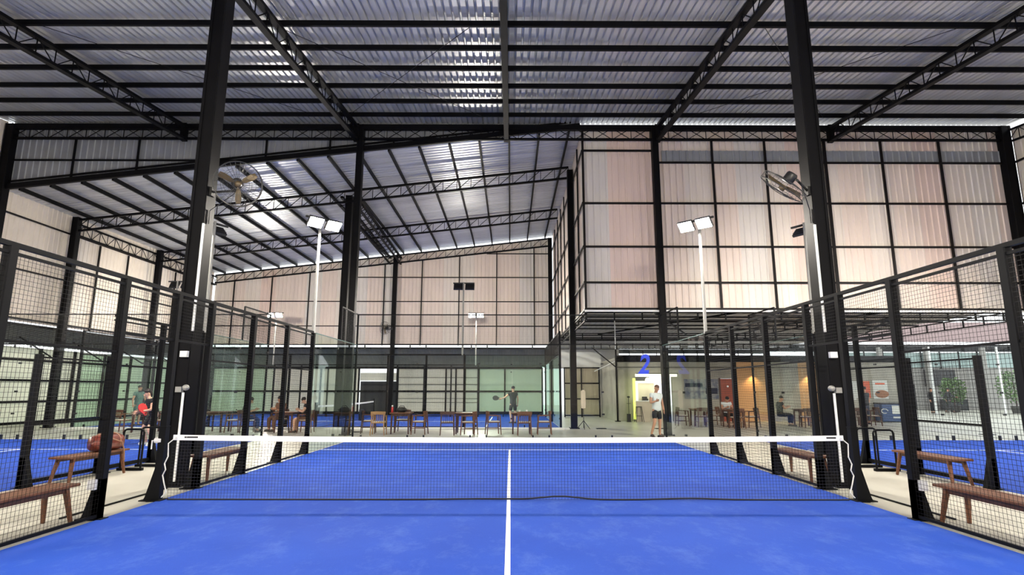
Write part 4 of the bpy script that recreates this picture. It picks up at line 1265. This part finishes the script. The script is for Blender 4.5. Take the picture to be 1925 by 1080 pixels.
girl = pose(pel=(0, -.08, .86), sp=(0, -.03, 1.03), ch=(0, .06, 1.20), nk=(0, .12, 1.33), hd=(0, .17, 1.46), tp=(0, .17, 1.55), sl=(-.18, .06, 1.26), sr=(.18, .06, 1.26),
            el=(-.22, .1, 1.0), er=(.22, .1, 1.0), wl=(-.06, .34, .95), wr=(.06, .34, .93), hl=(-.1, -.07, .82), hr=(.1, -.07, .82), kl=(-.2, .12, .47), kr=(.2, .12, .47), al=(-.24, -.04, .09), ar=(.24, -.04, .09), tl=(-.27, .12, .04), tr=(.27, .12, .04))
person('player in a black shirt and shorts holding a red racket, bag-side court', (-10.3, 8.15, 0), PI / 2 + .9, girl, 'c_black', 'c_black', long_hair=True, shoe='c_shoew')
teal = pose(er=(.3, .06, 1.12), wr=(.34, .16, .92), el=(-.28, .0, 1.14), wl=(-.3, .16, .98))
person('man in a grey green shirt on the rear court, seen through green glass', (-16.35, 16.9, 0), -PI / 2 - .4, teal, 'c_teal', 'c_teal', skin='skin2')
back = pose(sl=(-.18, .02, 1.40), el=(-.40, .02, 1.22), wl=(-.56, .06, 1.16), kl=(-.12, .08, .5), kr=(.12, .02, .5))
person('player in dark clothes stretching a racket out on the rear court', (.15, 19.0, 0), .4, back, 'c_dgrey', 'c_dgrey', skin='skin')
person('person in black sitting at the table beside the glass corner', (-7.62, 13.1, 0), PI / 2 + .1, SIT2, 'c_black', 'c_brown', skin='skin')
person('person with white cup sitting face on at the same table', (-8.9, 13.85, 0), PI - .4, SIT, 'c_brown', 'c_brown', True, skin='skin2')
person('first of two people in grey sitting behind the tinted glass', (-9.75, 13.0, 0), -PI / 2 + .5, SIT2, 'c_dgrey', 'c_navy', True, skin='skin2')
person('person in white bending over the lounge table before the orange brown door', (9.65, 17.15, 0), PI, SIT2, 'c_white', 'c_black', True, skin='skin2')
person('person in black sitting at the warm wall table', (12.1, 17.2, 0), -PI / 2, SIT, 'c_black', 'c_black', True, skin='skin2')
walk = pose(kl=(-.1, .2, .53), al=(-.1, .26, .12), tl=(-.11, .42, .07), kr=(.1, -.06, .5), ar=(.1, -.32, .14), tr=(.11, -.2, .05), el=(-.23, -.16, 1.15), wl=(-.2, -.1, .92), er=(.22, .14, 1.14), wr=(.2, .34, 1.1))
person('person in dark clothes striding past outside in the daylight', (30.6, 31.6, 0), -PI / 2 - .2, walk, 'c_dgrey', 'c_dgrey', True, skin='skin2', sleeves=1.2)
person('person in black standing outside beside the white post', (29.4, 31.6, 0), PI + .3, STAND, 'c_black', 'c_black', True, skin='skin2', sleeves=1.2)
person('person in black standing beside the freezer', (16.75, 18.6, 0), .4, STAND, 'c_black', 'c_navy', True, skin='skin2')

def racket(label, o, d, n, m):
    """padel racket: drilled teardrop plate, frame edge and grip; o = hand, d = direction, n = face normal"""
    o, d, n = Vector(o), Vector(d).normalized(), Vector(n)
    n = (n - d * n.dot(d)).normalized(); s = d.cross(n)
    t = thing('padel_racket', label, 'racket', o)
    mb = MB(); mb.tube([o - d * .08, o + d * .06], .016, 8); mb.build('grip', M['black'], t)
    out = []
    for k in range(20):
        a = 2 * PI * k / 20
        y = .26 + .15 * math.cos(a); x = .125 * math.sin(a) * (1 - .18 * (1 - math.cos(a)) / 2)
        out.append((x, y))
    vs = [o + s * x + d * y + n * .017 for x, y in out] + [o + s * x + d * y - n * .017 for x, y in out]
    N = 20
    fs = [tuple(range(N)), tuple(range(2 * N - 1, N - 1, -1))] + [(i, (i + 1) % N, N + (i + 1) % N, N + i) for i in range(N)]
    mb = MB(); mb.add(vs, fs)
    mb.barx(o + d * .05 + s * .012, o + d * .13 + s * .05, .02, .028, n); mb.barx(o + d * .05 - s * .012, o + d * .13 - s * .05, .02, .028, n)
    mb.build('face', m, t)
    mb = MB()
    for i in range(-2, 3):
        for j in range(-2, 3):
            if i * i + j * j < 7: mb.lathe([(.001, .0185), (.007, .0185), (.007, -.0185), (.001, -.0185)], o + d * (.27 + .04 * j) + s * .04 * i, 6, Matrix((s, d, n)).transposed())
    g = mb.build('drilled_holes', M['black'], t); g['kind'] = 'stuff'
racket('red padel racket held low by the player in black', (-10.28, 7.9, .80), (-.35, -.1, .75), (.85, -.5, .3), M['red'])
racket('dark padel racket held out on the rear court', (-.42, 18.9, 1.16), (-1, 0, .08), (.1, -1, .1), M['c_dgrey'])

# ------------------------------------------------------------------ lounge wall, service window, doors
YK = 21.0
lo = struct('wall_lounge', (13, YK, 1.6), 'raw concrete lounge wall with the service window')
def wall_piece(x0, x1, z0, z1, m='cwall'):
    block('wall_panel', ((x0 + x1) / 2, YK + .1, (z0 + z1) / 2), (x1 - x0, .2, z1 - z0), M[m], lo)
wall_piece(5.45, 6.25, 0, 3.0); wall_piece(6.25, 8.35, 2.32, 3.0); wall_piece(6.25, 6.45, 0, 2.32); wall_piece(8.35, 10.78, 0, 3.0); wall_piece(10.78, 11.66, 2.15, 3.0)
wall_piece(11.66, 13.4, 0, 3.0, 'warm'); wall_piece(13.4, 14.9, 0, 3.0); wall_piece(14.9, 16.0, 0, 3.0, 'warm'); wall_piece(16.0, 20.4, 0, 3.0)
bar('fascia_beam', (5.45, YK, 3.16), (20.4, YK, 3.16), .14, .33, M['steel'], lo)
bar('wall_strip', (5.45, YK - .01, 2.72), (20.4, YK - .01, 2.72), .02, .025, M['steel'], lo)
block('return_wall', (5.5, YK + 4, 1.6), (.15, 8, 3.2), M['cwall'], lo)
dr = struct('door_1', (11.2, YK, 0), 'orange brown door in the concrete lounge wall')
block('door_leaf', (11.22, YK + .05, 1.07), (.84, .05, 2.14), M['door_o'], dr)
for x in (10.79, 11.65): bar('door_frame', (x, YK, 0), (x, YK, 2.18), .06, .08, M['wood_d'], dr)
mb = MB(); mb.lathe([(.001, .03), (.05, .03), (.05, 0)], (11.2, YK - .0, 1.75), 12, Matrix.Rotation(PI / 2, 3, 'X')); mb.build('door_sign', M['white'], dr)
mb = MB(); mb.tube([(10.9, YK - .05, 1.0), (10.9, YK - .07, 1.0), (11.0, YK - .07, 1.0)], .012, 6); mb.build('door_handle', M['pole'], dr)

ks = thing('service_kiosk', 'lit service window with counter under the blue number', 'kiosk', (7.3, YK, 0))
block('counter_front', (7.1, YK - .42, .5), (1.55, .06, 1.0), M['counter'], ks)
block('counter_top', (7.1, YK - .3, 1.02), (1.7, .45, .04), M['white'], ks)
for x in (6.35, 7.1, 7.87): block('counter_post', (x, YK - .43, .5), (.04, .08, 1.0), M['counter'], ks)
block('counter_side', (7.9, YK - .1, .5), (.06, .6, 1.0), M['white'], ks)
for (x0, x1, z0, z1) in ((6.45, 6.56, 1.04, 1.98), (7.42, 7.54, 1.04, 1.98), (6.45, 7.54, 1.92, 2.02)):
    block('window_frame', ((x0 + x1) / 2, YK - .02, (z0 + z1) / 2), (x1 - x0, .06, z1 - z0), M['signlit'], ks)
block('window_pane', (7.0, YK + .1, 1.5), (.9, .02, .9), M['cushion'], ks)
block('sign_board', (7.4, YK - .5, 2.3), (2.0, .5, .14), M['signlit'], ks)
block('sign_edge', (7.4, YK - .76, 2.38), (2.1, .03, .04), M['lamp_body'], ks)
for x, z, r in ((6.98, 2.06, .13), (7.3, 2.06, .16), (7.6, 2.08, .16), (7.88, 2.1, .12), (7.9, 1.72, .10)):
    mb = MB(); mb.ellipsoid((x, YK - .5, z), (r, .12, r), 14, 10); mb.build('globe_lamp', M['bulb'], ks, True)
mb = MB(); mb.tube([(6.3, YK - .4, .12), (6.3, YK - .4, 2.15)], .07, 10); mb.build('lime_tube', M['lime'], ks)
mb = MB(); mb.box((6.85, YK - .3, 1.09), (.28, .2, .1)); mb.box((6.85, YK - .22, 1.17), (.26, .04, .12), Matrix.Rotation(-.3, 3, 'X')); small('card_terminal', 'black till on the service counter', 'till', mb, M['black'])
mb = MB(); mb.box((7.25, YK - .3, 1.1), (.25, .2, .12)); mb.ellipsoid((7.25, YK - .3, 1.18), (.08, .08, .06), 10, 6); small('paper_pile', 'white box with napkins on the service counter', 'box', mb, M['white'])

def stool(label, x, y):
    t = thing('bar_stool', label, 'stool', (x, y, 0))
    mb = MB(); mb.lathe([(.001, .76), (.15, .76), (.16, .74), (.15, .72), (.001, .72)], (x, y, 0), 14); mb.build('seat', M['black'], t)
    for sx in (-1, 1):
        for sy in (-1, 1):
            mb = MB(); mb.barx((x + sx * .11, y + sy * .11, .73), (x + sx * .19, y + sy * .19, 0), .03, .03, (0, 1, 0)); mb.build('leg', M['black'], t)
    mb = MB(); mb.tube([(x + .15 * math.cos(k * PI / 8), y + .15 * math.sin(k * PI / 8), .3) for k in range(16)], .01, 5, closed=True); mb.build('foot_ring', M['black'], t)
stool('black bar stool in front of the lime tube', 6.42, YK - .75)
mb = MB(); mb.tube([(5.95, YK - .6, 0), (5.95, YK - .6, 1.2)], .015, 6); mb.lathe([(.001, 0), (.13, 0), (.13, .02), (.001, .03)], (5.95, YK - .6, 0), 12); mb.ellipsoid((5.95, YK - .6, 1.22), (.08, .05, .05), 10, 6); mb.box((5.95, YK - .6, .9), (.2, .02, .02)); mb.box((5.95, YK - .55, .2), (.16, .16, .38))
small('hand_stand', 'slim black stand with a bin beside the bar stool', 'stand', mb, M['black'])
t = thing('lounge_post', 'thin black post with braces at the lounge corner', 'post', (5.42, 20.6, 0))
mb = MB(); mb.tube([(5.42, 20.6, 0), (5.42, 20.6, 4.2)], .045, 8); mb.build('shaft', M['steel'], t)
block('base_plate', (5.42, 20.6, .02), (.26, .26, .04), M['steel'], t)
bar('brace', (5.42, 20.6, 2.7), (4.2, 20.6, 3.7), .05, .05, M['steel'], t)
bar('brace', (5.35, 20.6, 3.0), (4.3, 20.6, 2.5), .04, .04, M['white'], t)

# posters, boards, prints
def flat(name, label, cat, x, z, w, h, m, parts=()):
    t = thing(name, label, cat, (x, YK - .01, z))
    block('sheet', (x, YK - .015, z), (w, .02, h), m, t)
    for pn, dx, dz, pw, ph, pm in parts: block(pn, (x + dx, YK - .028, z + dz), (pw, .006, ph), pm, t)
flat('photo_print', 'wide blue grey photo print on the concrete wall', 'picture', 9.45, 1.62, 1.0, 1.0, M['poster_b'], (('print_band', 0, .2, .9, .2, M['c_navy']),))
flat('photo_print', 'second blue grey photo print, nearer the orange brown door', 'picture', 10.35, 1.62, .75, 1.0, M['poster_b'], (('print_band', 0, -.1, .6, .3, M['c_navy']),))
flat('notice_board', 'narrow white notice board beside the thick lounge-side column', 'board', 17.2, 1.55, .3, .95, M['poster_w'])
flat('notice_board', 'second narrow white notice board, closer to the orange poster', 'board', 17.62, 1.55, .3, .95, M['poster_w'])
flat('poster', 'orange poster with pale edge on the lounge wall', 'poster', 18.15, 1.6, .75, .85, M['poster_o'], (('pale_edge', -.33, 0, .1, .85, M['poster_w']), ('caption', .05, -.25, .45, .06, M['poster_w'])))
flat('poster', 'pale poster with a brown dish above the freezer', 'poster', 19.05, 1.6, .75, .95, M['poster_w'], (('caption', 0, .3, .5, .08, M['poster_o']),))
mb = MB(); mb.ellipsoid((19.1, YK - .035, 1.38), (.36, .012, .2), 16, 8); small('dish_print', 'round brown dish cut-out on the pale poster', 'poster', mb, M['food'])
t = thing('chest_freezer', 'blue chest freezer with pale label by the end of the lounge wall', 'freezer', (19.1, YK - .6, 0))
mb = MB(); mb.box((19.15, YK - .55, .46), (1.35, .62, .84)); mb.build('cabinet', M['fridge'], t, bevel=.03)
mb = MB(); mb.box((19.15, YK - .55, .92), (1.38, .66, .08)); mb.build('lid', M['screen'], t, bevel=.02)
block('label_plate', (19.35, YK - .87, .62), (.75, .01, .4), M['poster_w'], t)
block('label_stripe', (19.25, YK - .87, .25), (.5, .01, .08), M['poster_w'], t)
mb = MB(); mb.tube([(18.6 + .16 * math.cos(a), YK - .865, .55 + .11 * math.sin(a)) for a in [i * .4 for i in range(14)]], .02, 5); mb.build('swirl_mark', M['poster_w'], t)
for i in range(4): block('foot', (18.55 + (i % 2) * 1.2, YK - .35 - .4 * (i // 2), .02), (.06, .06, .04), M['black'], t)

# warm wall lamps that wash the lounge wall
for x, lab in ((12.5, 'warm wall lamp beside the orange brown door'), (15.4, 'warm wall lamp over the middle of the lounge wall')):
    t = thing('wall_lamp', lab, 'lamp', (x, YK - .1, 2.6))
    mb = MB(); mb.lathe([(.001, .06), (.06, .06), (.06, -.08), (.05, -.08)], (x, YK - .16, 2.62), 12); mb.build('shade', M['lamp_body'], t)
    block('bracket', (x, YK - .07, 2.64), (.03, .12, .03), M['lamp_body'], t)
    ld = bpy.data.lights.new('bulb', 'SPOT'); ld.energy = 60; ld.color = (1, .66, .32); ld.spot_size = 1.9; ld.spot_blend = .6; ld.shadow_soft_size = .04
    lo_ = bpy.data.objects.new('bulb', ld); link(lo_, Matrix.Translation((x, YK - .2, 2.5)) @ Matrix.Rotation(-.2, 4, 'X'), t)

# ------------------------------------------------------------------ passage beside the rear court
tw = struct('wall_passage', (4.1, 25.3, 1.5), 'tan boards in a black frame at the end of the passage')
for i in range(2):
    for k in range(3):
        block('board', (3.15 + .98 * (i + .5) + .1, 25.3, .15 + .9 * (k + .5)), (.95, .05, .87), M['tan'], tw)
for x in (3.2, 4.2, 5.25): bar('frame_bar', (x, 25.25, 0), (x, 25.25, 2.88), .07, .07, M['steel'], tw)
for z in (.1, 1.05, 1.95, 2.85): bar('frame_bar', (3.2, 25.25, z), (5.25, 25.25, z), .06, .07, M['steel'], tw)
block('white_band', (4.2, 25.4, 3.35), (2.4, .08, .9), M['white_wall'], tw)
pw = struct('door_2', (5.95, 29.2, 0), 'white double door at the end of the passage')
for x in (5.72, 6.22): block('door_leaf', (x, 29.2, 1.0), (.49, .05, 1.95), M['white'], pw)
block('vent', (6.05, 29.22, 2.5), (1.0, .06, .75), M['screen'], pw)
block('push_bar', (5.8, 29.15, 1.3), (.4, .04, .06), M['black'], pw)
block('threshold', (6.0, 29.0, .05), (1.3, .4, .1), M['tan'], pw)
bar('door_frame', (6.75, 29.1, 0), (6.75, 29.1, 3), .12, .12, M['wood_d'], pw)
block('wall_over', (5.0, 29.4, 3.7), (4.5, .1, 1.5), M['white_wall'], pw)
block('wall_beside', (4.5, 29.4, 1.5), (1.9, .1, 3.0), M['white_wall'], pw)
block('wall_beside', (8.0, 29.4, 1.5), (2.4, .1, 3.0), M['white_wall'], pw)

t = thing('folded_umbrella', 'folded cream umbrella on a black tripod behind the glass', 'umbrella', (3.0, 15.05, 0))
mb = MB(); mb.tube([(3.0, 15.05, .05), (3.0, 15.05, 1.62)], .014, 6); mb.build('pole', M['black'], t)
mb = MB(); mb.lathe([(.03, .82), (.09, .84), (.10, 1.0), (.095, 1.5), (.05, 1.56), (.001, 1.57)], (3.0, 15.05, 0), 8); mb.build('canopy', M['umb'], t)
for k in range(3):
    a = k * 2 * PI / 3 + .5
    mb = MB(); mb.tube([(3.0, 15.05, .34), (3.0 + .3 * math.cos(a), 15.05 + .3 * math.sin(a), .01)], .013, 6); mb.build('leg', M['black'], t)
for x, y, lab in ((3.76, 15.35, 'black floor drain in front of the umbrella passage'), (6.2, 15.4, 'black floor drain in front of the service window'), (-5.8, 13.3, 'black floor drain behind the glass corner'),
                  (17.2, 12.4, 'black floor drain behind the open-side court')):
    t = thing('floor_drain', lab, 'drain', (x, y, 0)); block('cover', (x, y, .008), (.42, .3, .016), M['black'], t)
    for k in range(4): block('bar', (x, y - .11 + .07 * k, .018), (.38, .02, .006), M['steel2'], t)

# ------------------------------------------------------------------ outside, beyond the open side
fa = struct('wall_exterior', (33, 40, 3), 'white building across the yard')
YO = 38.0
block('facade_panel', (36, YO + .2, 2.0), (28, .3, 4.0), M['facade'], fa)
block('facade_panel', (36, YO + .2, 6.3), (28, .3, 1.6), M['facade_p'], fa)
bar('beam', (21, YO - .1, 4.9), (50, YO - .1, 4.9), .3, .45, M['steel2'], fa)
for i in range(10): block('window_pane', (28.2 + 1.55 * i, YO, 4.0), (1.45, .08, 1.2), M['teal_win'], fa)
for i in range(11): bar('mullion', (27.4 + 1.55 * i, YO - .05, 3.3), (27.4 + 1.55 * i, YO - .05, 4.7), .08, .08, M['steel2'], fa)
for x in (30.0, 33.8, 38.4): bar('pillar', (x, YO - .4, 0), (x, YO - .4, 5), .3, .3, M['facade'], fa)
t = thing('wall_screen', 'big black screen on the white building outside', 'screen', (34.9, YO - .15, 2.6))
block('bezel', (34.9, YO - .1, 2.55), (2.5, .12, 1.3), M['black'], t); block('display', (34.9, YO - .17, 2.55), (2.3, .02, 1.12), M['screen'], t)
t = thing('open_doorway', 'dark doorway in the white building outside', 'doorway', (32.6, YO, 0)); block('leaf', (32.6, YO + .02, 1.05), (.5, .06, 2.0), M['screen'], t); block('frame', (32.6, YO + .04, 1.1), (.7, .04, 2.2), M['facade'], t)
t = thing('storage_box', 'dark box against the white building outside', 'box', (35.4, YO - .6, 0)); block('body', (35.4, YO - .6, .4), (1.6, .8, .8), M['c_dgrey'], t); block('lid', (35.4, YO - .6, .83), (1.66, .86, .06), M['black'], t)

def shrub(label, x, y, h, r, seed, group='trees outside'):
    rnd = random.Random(seed)
    t = thing('leafy_tree', label, 'tree', (x, y, 0), group=group)
    mb = MB(); mb.lathe([(.001, 0), (.28, 0), (.36, .5), (.33, .5), (.3, .42), (.001, .42)], (x, y, 0), 14); mb.build('pot', M['pot'], t)
    mb = MB(); mb.tube([(x, y, .4), (x + .05, y, h * .4), (x - .05, y, h * .75)], [.05, .04, .02], 6)
    for k in range(5):
        a = rnd.uniform(0, 6.28); z = h * rnd.uniform(.35, .6)
        mb.tube([(x, y, z), (x + r * .6 * math.cos(a), y + r * .6 * math.sin(a), z + h * .2)], [.025, .01], 5)
    mb.build('trunk', M['wood_d'], t)
    mb = MB()
    for k in range(1100):
        a = rnd.uniform(0, 6.28); v = rnd.uniform(-1, 1); q = rnd.uniform(.35, 1) ** .5
        c = Vector((x + r * q * math.cos(a) * math.sqrt(1 - v * v * .8), y + r * q * math.sin(a) * math.sqrt(1 - v * v * .8), h * .62 + h * .38 * v * q))
        d = Vector((rnd.uniform(-1, 1), rnd.uniform(-1, 1), rnd.uniform(-.6, .6))).normalized() * rnd.uniform(.12, .24)
        s = d.cross(Vector((rnd.uniform(-1, 1), rnd.uniform(-1, 1), 1))).normalized() * .07
        mb.add([c, c + d * .5 + s, c + d, c + d * .5 - s], [(0, 1, 2, 3)])
    g = mb.build('foliage', M['leaf'], t); g['kind'] = 'stuff'
shrub('bushy green potted tree outside beyond the daylight fence', 32.5, 33.6, 2.5, .75, 3)
shrub('tall green potted tree outside, nearest the fence edge', 35.2, 31.5, 3.0, 1.0, 8)
for (x, lab) in ((27.7, 'white post outside beside the standing person'), (32.2, 'white post outside in front of the potted trees')):
    t = thing('canopy_post', lab, 'post', (x, 29, 0)); mb = MB(); mb.tube([(x, 29, 0), (x, 29, 4.4)], .07, 10); mb.build('shaft', M['white'], t); block('base_plate', (x, 29, .02), (.3, .3, .04), M['pole'], t)

bpy.context.view_layer.update()
